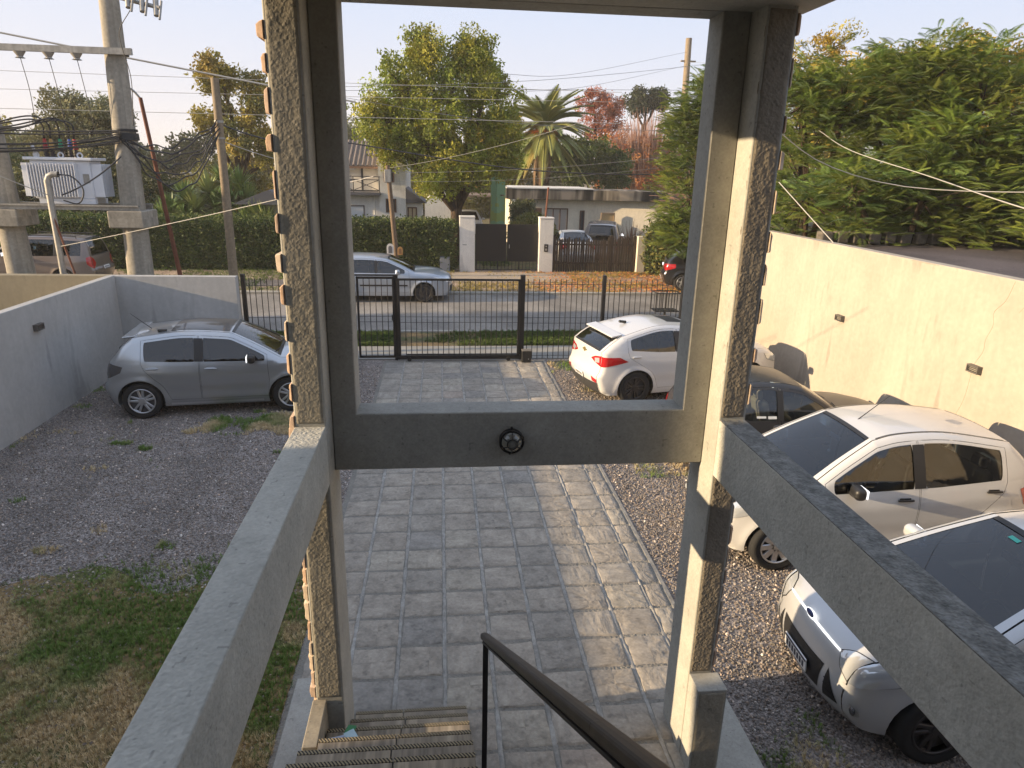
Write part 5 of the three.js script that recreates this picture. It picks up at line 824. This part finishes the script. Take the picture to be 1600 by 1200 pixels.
tree({ name: 'evergreen_tree', label: 'dark evergreen crown peeping above the bare pink tree', pos: [18.2, 0, -64], lobes: [[0, 10.3, 0, 1.2, .8, 1.2], [1.0, 9.9, 0, 1.0, .8, 1], [-1.0, 9.7, 0, 1.0, .8, 1]], n: 130, seed: 25, cols: [[.035, .05, .025], [.05, .065, .03]], size: 1.5, trunkH: 8, trunkR: .25 });
{   // bare pinkish tree: hundreds of upright twigs and a few orange leaves
  const t = thing('bare_tree', 'leafless tree with dense upright pinkish twigs left of the far pole', 'tree', [16.2, 0, -55]), r = rngOf(31), g = [], lf = [[], [], []];
  for (let k = 0; k < 1100; k++) { const a = r() * 6.3, q = Math.sqrt(r()), x = Math.cos(a) * q * 3.4 - .9, z = Math.sin(a) * q * 1.8, y0 = 2.2 + r() * 3.6, h = 1.4 + r() * 2.0, yt = Math.min(y0 + h, 9.7 - 1.2 * q * q - .9 * Math.max(0, -x)); if (yt > y0) g.push(rod([x * .75, y0, z * .75], [x + (r() - .5) * .5, yt, z], .028, .01, 3)); if (r() < .6) lf[Math.floor(r() * 3)].push({ m: mtx(x + (r() - .5) * .6, y0 + r() * 1.6 - .5, z, r() * 6, r() * 6, 0, 1.1), c: C(.40 + .1 * r(), .13 + .08 * r(), .05) }); }
  part('trunk', [tube([[0, -.1, 0], [.1, 1.6, 0], [0, 2.6, 0]], .2, 8, 8), ...[-1.2, -.5, .4, 1.2].map(x => tube([[0, 2.2, 0], [x * .6, 3.6, 0], [x, 5.4, .2]], .09, 8, 6))], MT.bark, t); part('twigs', g, mat([.34, .20, .15], .95), t).userData.kind = 'stuff'; lf.forEach((l, i) => inst('crown', GEO.spray[i], LM, l, t));
}
{   // pruned street tree with bare shoots
  const t = thing('pruned_tree', 'heavily pruned street tree with bare radiating shoots beside the ivy', 'tree', [9.95, 0, -27.2]), r = rngOf(33), g = [tube([[0, -.1, 0], [-.03, 1.2, 0], [0, 2.5, 0]], .19, 8, 9), ball(.26, 0, 2.55, 0)];
  const tw = []; for (let k = 0; k < 90; k++) { const a = r() * 6.3, e = .1 + r() * 1.2, L = .9 + r() * 1.5, d = v3(Math.cos(a) * Math.cos(e), Math.sin(e), Math.sin(a) * Math.cos(e)); tw.push(tube([[0, 2.5, 0], [d.x * L * .5, 2.5 + d.y * L * .45 + .1, d.z * L * .5], [d.x * L, 2.5 + d.y * L - .1 * L * L, d.z * L]], .014, 5, 4)); }
  part('trunk', g, MT.bark, t); part('shoots', tw, mat([.2, .12, .09], .95), t).userData.kind = 'stuff';
}
// left background
const oliveC = [[.17, .17, .085], [.2, .19, .09], [.13, .135, .065]], oakC = [[.24, .2, .035], [.2, .18, .035], [.3, .22, .04], [.15, .15, .04]], darkC = [[.045, .06, .02], [.06, .075, .025], [.08, .085, .03]];
tree({ name: 'oak_tree', label: 'tall yellow-green oak behind the wooden pole', pos: [-9.3, 0, -34.5], lobes: [[-.4, 7.5, 0, .9, .9, .8], [.9, 6.9, 0, 1.1, 1.0, .9], [-1.0, 5.9, 0, .9, .8, .8, .7], [.6, 5.2, .2, 1.3, 1.0, 1], [1.6, 4.4, 0, 1.0, .9, .9], [-.9, 7.9, 0, .5, .5, .5, .5]], n: 190, seed: 41, cols: oakC, size: .95, trunkH: 3.6, trunkR: .22, clump: .3 });
tree({ name: 'olive_tree', label: 'grey-green olive tree above the transformer', pos: [-16.2, 0, -35], lobes: [[-.7, 5.9, 0, 1.0, .9, .9], [.6, 6.2, 0, .9, .7, .9], [1.5, 5.3, 0, 1.1, .8, .9], [-.8, 4.6, .2, 1.6, 1.0, 1], [1.2, 4.2, .2, 1.6, 1, 1]], n: 210, seed: 42, cols: oliveC, size: .85, trunkH: 2.5, clump: .4 });
[[-19.5, -33, 4.6, 'dark leafy tree at the left picture edge behind the hedge'], [-16.6, -31.8, 3.6, 'dark leafy tree low behind the transformer'], [-13.6, -33.5, 4.2, 'dark leafy tree between the transformer poles and lamp post'], [-12.0, -32.2, 3.4, 'dark leafy tree behind the rusty lamp post'], [-10.6, -37, 4.4, 'golden green tree behind the yuccas']].forEach(([x, z, h, label], k) => tree({ name: 'garden_tree', label, pos: [x, 0, z], lobes: [[0, h * .72, 0, 1.6, h * .26, 1.2], [-1.2, h * .5, .3, 1.3, h * .25, 1.1], [1.2, h * .5, .2, 1.3, h * .25, 1.1], [0, h * .3, .5, 1.8, h * .2, 1]], n: 230, seed: 50 + k, cols: k == 4 ? oakC : darkC, size: 1.1, trunkH: 1.4, clump: .42, group: 'trees behind the left hedge' }));
// far trees along the horizon
[[-46, -62, 7, 'farthest left hazy tree on the skyline'], [-37, -60, 8, 'hazy skyline tree left of the transformer'], [-29, -62, 7.4, 'hazy skyline tree behind the olive'], [-21, -64, 6.6, 'hazy skyline tree right of the lamp post'], [-14, -62, 6.4, 'hazy skyline tree behind the oak'], [-7.4, -62, 8.1, 'pale grey-green tree behind the white house roof'], [-2, -64, 6.5, 'hazy skyline tree behind the white house'], [1.8, -60, 5.4, 'hazy skyline tree below the big green crown'], [8, -66, 6.4, 'hazy skyline tree behind the palm'], [22.5, -60, 7.2, 'skyline tree right of the distant pole'], [29, -54, 8, 'skyline tree hidden by the jacarandas'], [38, -48, 8.5, 'skyline tree at far right']].forEach(([x, z, h, label], k) => tree({ name: 'skyline_tree', label, pos: [x, 0, z], lobes: [[0, h * .7, 0, 2.6, h * .3, 2], [-2.6, h * .48, 0, 2.2, h * .28, 1.8], [2.6, h * .48, 0, 2.3, h * .3, 1.8], [0, h * .25, .6, 3.4, h * .22, 1.8]], n: 170, seed: 70 + k, cols: k % 3 == 1 ? oakC : k % 3 ? oliveC : darkC, size: 2.2, trunkH: 2, clump: .75, noLimbs: true, group: 'trees on the skyline' }));
// street trees out of frame at left: their shade falls across the near lane
[[-17, -16.9], [-20.5, -16.5], [-24, -16.4], [-29, -15.9]].forEach(([x, z], k) => tree({ name: 'street_tree', label: ['first', 'second', 'third', 'fourth'][k] + ' leafy street tree along the near kerb beyond the left edge', pos: [x, 0, z], lobes: [[0, 3.7, 0, 1.6, 1.5, 1.1], [.3, 5.2, 0, 1.4, 1.2, 1.1], [0, 2.4, 0, 1.5, 1.0, 1]], n: 300, seed: 90 + k, cols: darkC, size: 1.1, trunkH: 2, group: 'street trees left of the view' }));
{   // palm: every frond its own mesh
  const t = thing('palm_tree', 'tall date palm with orange fruit stalks in the window centre', 'palm', [6.35, 0, -44]), r = rngOf(35), top = 6.1;
  part('trunk', [cyl(.42, .36, top, 0, top / 2 - .1, 0, 16), ...Array.from({ length: 60 }, (_, k) => { const a = k * 2.4, y = 1.2 + k * .08; return rod([Math.cos(a) * .34, y, Math.sin(a) * .34], [Math.cos(a) * .5, y + .16, Math.sin(a) * .5], .06, .03, 4); })], MT.bark, t);
  const frond = (L, rise, droop, seed) => { const q = rngOf(seed), P = [], n = 58, at = s => v3(L * s * Math.cos(rise * (1 - s * .5)), L * Math.sin(rise) * s - droop * s * s * L, 0); for (let k = 2; k < n; k++) { const s = k / n, o = at(s), d = at(s + .02).sub(o).normalize(), l = L * .19 * Math.sin(Math.PI * Math.min(1, .15 + s * .85)) + .05; for (const sd of [-1, 1]) { const e = o.clone().addScaledVector(d, l * .65).add(v3(0, l * .28 - .12 * l, sd * l * .7)), w = d.clone().multiplyScalar(.04); for (const p of [o.clone().sub(w), e, o.clone().add(w)]) P.push(p.x, p.y, p.z); } } const g = triGeo(P), pts = []; for (let k = 0; k <= 8; k++) pts.push(at(k / 8)); return mergeGeometries([g, tube(pts, .035, 12, 4)]); };
  const kinds = [frond(2.5, 1.25, .25, 1), frond(2.7, .9, .45, 2), frond(2.7, .5, .5, 3), frond(2.6, .1, .6, 4), frond(2.4, -.35, .75, 5)], ms = [[.22, .25, .05], [.27, .28, .06], [.17, .21, .05], [.42, .32, .07]].map(c => phys(c, .7, { transmission: .25, thickness: 0 }));
  for (let k = 0; k < 112; k++) { const lv = k < 18 ? 0 : k < 46 ? 1 : k < 76 ? 2 : k < 100 ? 3 : 4, f = mesh('frond', kinds[lv], ms[lv == 4 && r() < .25 ? 3 : Math.floor(r() * 3)]); f.position.set(0, top + .35 - lv * .12, 0); f.rotation.set(0, k * 2.399 + r() * .3, (r() - .5) * .2); f.scale.setScalar(.95 + .3 * r()); t.add(f); }
  const dead = kinds[4]; for (let k = 0; k < 14; k++) { const f = mesh('dead_frond', dead, mat([.2, .13, .075], .95)); f.position.set(0, top - .3, 0); f.rotation.set(0, k * 2.4, -.75 + (r() - .5) * .3); f.scale.setScalar(.8 + .3 * r()); t.add(f); }
  for (let k = 0; k < 9; k++) { const a = k * .7 + .2, x = Math.cos(a) * .95, z = Math.sin(a) * .95, g = []; for (let i = 0; i < 30; i++) g.push(rod([x * .4, top + .3, z * .4], [x + (r() - .5) * .55, top + .1 - r() * .55, z + (r() - .5) * .55], .012, .02, 3)); part('fruit_stalk', g, mat([.62, .22, .02], .7), t); }
}
{   // yuccas: each rosette is one part
  const rosette = (n, L, seed) => { const r = rngOf(seed), P = []; for (let k = 0; k < n; k++) { const a = r() * 6.3, e = -.5 + 1.95 * r(), d = v3(Math.cos(a) * Math.cos(e), Math.sin(e), Math.sin(a) * Math.cos(e)), s = v3(-Math.sin(a), 0, Math.cos(a)).multiplyScalar(.035), o = d.clone().multiplyScalar(.06), m = d.clone().multiplyScalar(L * .6), t = d.clone().multiplyScalar(L * (.85 + .3 * r())).add(v3(0, -.12 * L * Math.cos(e), 0)); for (const q of [o.clone().add(s), m.clone().add(s), o.clone().sub(s), m.clone().add(s), m.clone().sub(s), o.clone().sub(s), m.clone().add(s), t, m.clone().sub(s)]) P.push(q.x, q.y, q.z); } return triGeo(P); };
  const gs = [rosette(120, 1.0, 1), rosette(130, .95, 2)], ms = [[.13, .2, .05], [.18, .25, .06], [.28, .32, .11]].map(c => mat(c, .5));
  [['spiky yucca clump left of the wooden pole behind the hedge', -10.4, -30.2, [[0, 2.5, 0], [-.5, 2.0, .2], [.5, 2.1, .3], [-.9, 1.7, 0], [.1, 1.7, .4]]], ['taller spiky yucca clump behind the wooden pole', -8.9, -30.6, [[0, 3.2, 0], [-.6, 2.8, .2], [.6, 3.0, 0], [.2, 2.4, .4], [-.4, 2.2, .3], [.9, 2.5, .1]]], ['low dark spiky plant beside the lattice window', -7.5, -29.8, [[0, 1.8, 0], [.4, 1.6, .2], [-.4, 1.6, 0]]]].forEach(([label, x, z, hs], k) => { const t = thing('yucca_plant', label, 'yucca', [x, 0, z], 0, 'yuccas behind the hedge'); for (const [a, b, c] of hs) { part('stem', rod([a * .4, -.05, c * .4], [a, b, c], .1, .08, 7), MT.bark, t); const o = mesh('rosette', gs[Math.floor(rnd() * 2)], ms[Math.floor(rnd() * 3)]); o.position.set(a, b, c); o.rotation.y = rnd() * 6; t.add(o); } });
}
function bushy(name, label, cat, pos, w, h, d, n, cols, size, seed, group) {   // clipped or rounded leaf mass over a twiggy core
  const t = thing(name, label, cat, pos, 0, group), r = rngOf(seed), l = [[], [], []];
  for (let k = 0; k < n; k++) { let x = (r() - .5) * w, y = r() * h, z = (r() - .5) * d; const f = r(); if (f < .5) z = d / 2 * (.86 + .2 * r()); else if (f < .72) y = h * (.94 + .09 * r()); const p = .8 + .4 * fbm(x * 1.1 + seed, y * 1.6, 0, 3, seed), c = colMix(cols, r); l[k % 3].push({ m: mtx(x, y, z, r() * 6, r() * 6, r() * 6, size * (.6 + .7 * r())), c: C(c.r * p, c.g * p, c.b * p) }); }
  part('stems', bb(-w / 2 + .12, w / 2 - .12, -.05, h - .15, -d / 2 + .12, d / 2 - .18), mat([.16, .13, .09], 1), t); l.forEach((q, i) => inst('foliage', GEO.fine[i % 2], LM, q, t)); return t;
}
const hg = [[.055, .085, .02], [.07, .1, .022], [.1, .125, .028], [.045, .07, .02]];
bushy('hedge', 'long clipped green hedge across the street left of the gate', 'hedge', [-10.6, 0, -28.5], 22.2, 1.8, 1.2, 15000, hg, .85, 61);
{ const t = thing('ivy_bush', 'leafy ivy bush with broad dark leaves at the right of the picket fence', 'bush', [9.0, 0, -27.5]), r = rngOf(63), l = [[], [], []]; for (let k = 0; k < 520; k++) { const a = r() * 6.3, y = r() * 1.95, q = .75 * Math.sqrt(r()) * (1 - .25 * Math.abs(y - 1.1)); l[k % 3].push({ m: mtx(Math.cos(a) * q, y, Math.sin(a) * q, r() * 6, r() * 6, 0, .95), c: colMix([[.06, .09, .02], [.1, .12, .03], [.15, .14, .03]], r) }); } part('stem', [rod([0, -.05, 0], [.05, 1.4, 0], .05)], MT.bark, t); l.forEach((q, i) => inst('foliage', GEO.spray[i], LM, q, t)); }
{ const t = thing('round_shrub', 'rounded yellow-green shrub behind the black sheet gate', 'bush', [4.2, 0, -32]), r = rngOf(64), l = [[], [], []]; for (let k = 0; k < 420; k++) { const a = r() * 6.3, e = r() * 1.5, q = .85 + .2 * r(); l[k % 3].push({ m: mtx(Math.cos(a) * Math.cos(e) * q * 1.1, 1.05 + Math.sin(e) * q * .9, Math.sin(a) * Math.cos(e) * q, r() * 6, r() * 6, 0, .7), c: colMix([[.15, .15, .03], [.19, .17, .04], [.11, .13, .03]], r) }); } part('stem', rod([0, -.05, 0], [0, 1.3, 0], .1), MT.bark, t); l.forEach((q, i) => inst('foliage', GEO.spray[i], LM, q, t)); }
{ const t = thing('dry_shrub', 'dry twiggy pinkish shrub before the cream house wall', 'bush', [8.6, 0, -31]), r = rngOf(65), g = []; for (let k = 0; k < 260; k++) { const a = r() * 6.3, e = .3 + r() * 1.2, L = .6 + r() * .9; g.push(rod([Math.cos(a) * .1, .4 + r() * .5, Math.sin(a) * .1], [Math.cos(a) * Math.cos(e) * L * 1.2, .5 + Math.sin(e) * L, Math.sin(a) * Math.cos(e) * L], .012, .005, 3)); } part('twigs', g, mat([.3, .17, .11], .95), t); }
{ const t = thing('dark_shrub', 'dark shrub in the shade beneath the cream house fascia', 'bush', [4.35, 0, -37.2]), r = rngOf(66), l = [[], [], []]; for (let k = 0; k < 260; k++) l[k % 3].push({ m: mtx((r() - .5) * 1.1, .9 + r() * 1.4, (r() - .5) * .8, r() * 6, r() * 6, 0, .9), c: colMix(darkC, r) }); part('stem', rod([0, -.05, 0], [0, 1.5, 0], .08), MT.bark, t); l.forEach((q, i) => inst('foliage', GEO.spray[i], LM, q, t)); }
// ---------------------------------------------------------------- gravel stones, grass, fallen leaves (nobody could count them)
{
  const stone = new THREE.IcosahedronGeometry(1, 0); { const p = stone.attributes.position; for (let i = 0; i < p.count; i++) { const k = .8 + .4 * hash2(Math.round(p.getX(i) * 100), Math.round(p.getY(i) * 100 + p.getZ(i) * 37), 5); p.setXYZ(i, p.getX(i) * k, p.getY(i) * k * .7, p.getZ(i) * k * .85); } stone.computeVertexNormals(); }
  const sg = fin(stone), sm = mat([1, 1, 1], .95), r = rngOf(301), L = [];
  const grassy = (x, z) => { const n = fbm(x * .9, z * .9, 0, 3, 7); if (x < -1.25) { const a = sstep(-6.75, -5.9, z + (n - .5) * 1.3), b = sstep(.5, .62, n + .28 - Math.abs(z + 10.55) * .42 - .2 * sstep(-3.6, -5, x)); return Math.max(a, b * .8, sstep(.74, .8, fbm(x * 2.3, z * 2.3, 0, 3, 9)) * .7, z < -12.6 && x > -1.9 ? sstep(.35, .5, n) : 0); } return Math.max(z < -12.2 && x < 3.4 ? sstep(.36, .5, n) : 0, Math.abs(x - 3.2) < .5 && Math.abs(z + 8.9) < .5 ? .6 : 0, z > -4.7 && x < 2.9 ? sstep(.42, .55, n) * .9 : 0); };
  const put = (x0, x1, z0, z1, n, s0, s1) => { for (let k = 0; k < n; k++) { const x = lerp(x0, x1, r()), z = lerp(z0, z1, r()); if (r() < grassy(x, z) * .85) continue; const s = lerp(s0, s1, r() * r()), pale = r() < .028, g = pale ? .45 + .25 * r() : .115 + .2 * r(); const warm = r(); L.push({ m: mtx(x, s * .25, z, r() * 3, r() * 6, r() * 3, s * (pale ? 1.15 : 1)), c: C(g * (1.05 + .16 * warm), g * (.99 - .04 * warm), g * (.92 - .16 * warm)) }); } };
  put(2.28, 7, -8.6, -2.2, 62000, .006, .02); put(2.28, 7, -14.4, -8.6, 22000, .008, .022); put(-6.34, -1.26, -9.5, -3.4, 52000, .006, .019); put(-6.34, -1.26, -14.1, -9.5, 18000, .008, .022);
  inst('gravel', sg, sm, L, scene, 'loose grey gravel covering the yard', 'gravel');
  // grass tufts
  const P = [], q = rngOf(302); for (let k = 0; k < 9; k++) { const a = q() * 6.3, x = Math.cos(a) * .022 * q(), z = Math.sin(a) * .022 * q(), h = .6 + .5 * q(), lx = Math.cos(a) * .55 * q(), lz = Math.sin(a) * .55 * q(), w = .0035 / .05; const cx = -Math.sin(a) * w, cz = Math.cos(a) * w; const X = x / .05, Z = z / .05; for (const v of [[X - cx, 0, Z - cz], [X + cx, 0, Z + cz], [X + lx * .4, h * .6, Z + lz * .4], [X + cx * .7 + lx * .35, h * .55, Z + cz * .7 + lz * .35], [X + lx, h, Z + lz], [X + lx * .4 - cx * .6, h * .6, Z + lz * .4 - cz * .6]]) P.push(...v); }
  const tuft = triGeo(P), G = [], G2 = [], straw = [.62, .5, .3], green = [.15, .24, .05], lawn = [.075, .12, .022];
  const tcol = (x, z) => { const t = sstep(.42, .6, fbm(x * 1.5 + 40, z * 1.5, 0, 4, 33)), k = .7 + .6 * r(); return C(lerp(green[0], straw[0], t) * k, lerp(green[1], straw[1], t) * k, lerp(green[2], straw[2], t) * k); };
  const sow = (x0, x1, z0, z1, n, h, f = grassy, list = G, col = tcol) => { for (let k = 0; k < n; k++) { const x = lerp(x0, x1, r()), z = lerp(z0, z1, r()); if (r() > f(x, z)) continue; list.push({ m: mtx(x, 0, z, (r() - .5) * .5, r() * 6, (r() - .5) * .5, h * (.7 + .7 * r()), h * (.5 + .8 * r())), c: col(x, z) }); } };
  sow(-6.3, -1.24, -7.2, -2.6, 46000, .042); sow(-6.3, -1.26, -14, -7.2, 34000, .042); sow(-5.6, -1.5, -11.7, -9.2, 26000, .05); sow(2.28, 4.2, -14.4, -8, 9000, .045); sow(2.25, 3.4, -5, -2.6, 5000, .038);
  inst('yard_grass', tuft, mat([1, 1, 1], .9), G, scene, 'patchy green and straw grass growing through the yard gravel', 'grass');
  const lcol = () => { const k = .7 + .6 * r(); return C(lawn[0] * k, lawn[1] * k, lawn[2] * k); };
  const vf = (x, z) => (x > 1.0 && x < 6.3) || x < -1.1 || x > 7 ? 1 : .35 * sstep(.5, .6, fbm(x * 1.2, z * 1.2, 0, 3, 44));
  sow(-8, 9, -17.2, -15.8, 22000, .08, vf, G2, lcol); sow(-14, 14, -28, -22.95, 20000, .09, (x, z) => sstep(.38, .55, fbm(x * .7, z * .9, 0, 3, 45)) * (x > .5 && x < 5 && z < -25.2 ? .15 : 1), G2, (x, z) => { const t = sstep(-2, 3, x), k = .7 + .6 * r(); return C(lerp(.12, .34, t) * k, lerp(.16, .25, t) * k, lerp(.035, .06, t) * k); }); sow(-8, 3, -40, -29.5, 9000, .12, () => 1, G2, lcol);
  inst('verge_grass', tuft, mat([1, 1, 1], .9), G2, scene, 'green grass along the street verges and gardens', 'grass');
  // fallen leaves on the far verge
  const Pl = []; leafAt(Pl, v3(0, 0, 0), v3(1, 0, 0), v3(0, 1, 0), 1, .28); const lg = triGeo(Pl), F = [];
  for (let k = 0; k < 9000; k++) { const x = lerp(3.2, 13, Math.pow(r(), .8)), z = lerp(-27.8, -22.8, r()); if (r() > .25 + .75 * sstep(.35, .6, fbm(x * .8, z, 0, 3, 66))) continue; F.push({ m: mtx(x, .03 + r() * .03, z, (r() - .5) * .8, r() * 6, (r() - .5) * .8, .09 * (.6 + .8 * r())), c: C(.6 * (.7 + .6 * r()), .26 * (.7 + .6 * r()), .07) }); }
  inst('fallen_leaves', lg, mat([1, 1, 1], .9), F, scene, 'orange fallen leaves on the far verge before the picket fence', 'leaves');
}
scene.traverse(o => { if (o.isMesh) { o.castShadow = true; o.receiveShadow = true; } });
renderer.render(scene, camera);
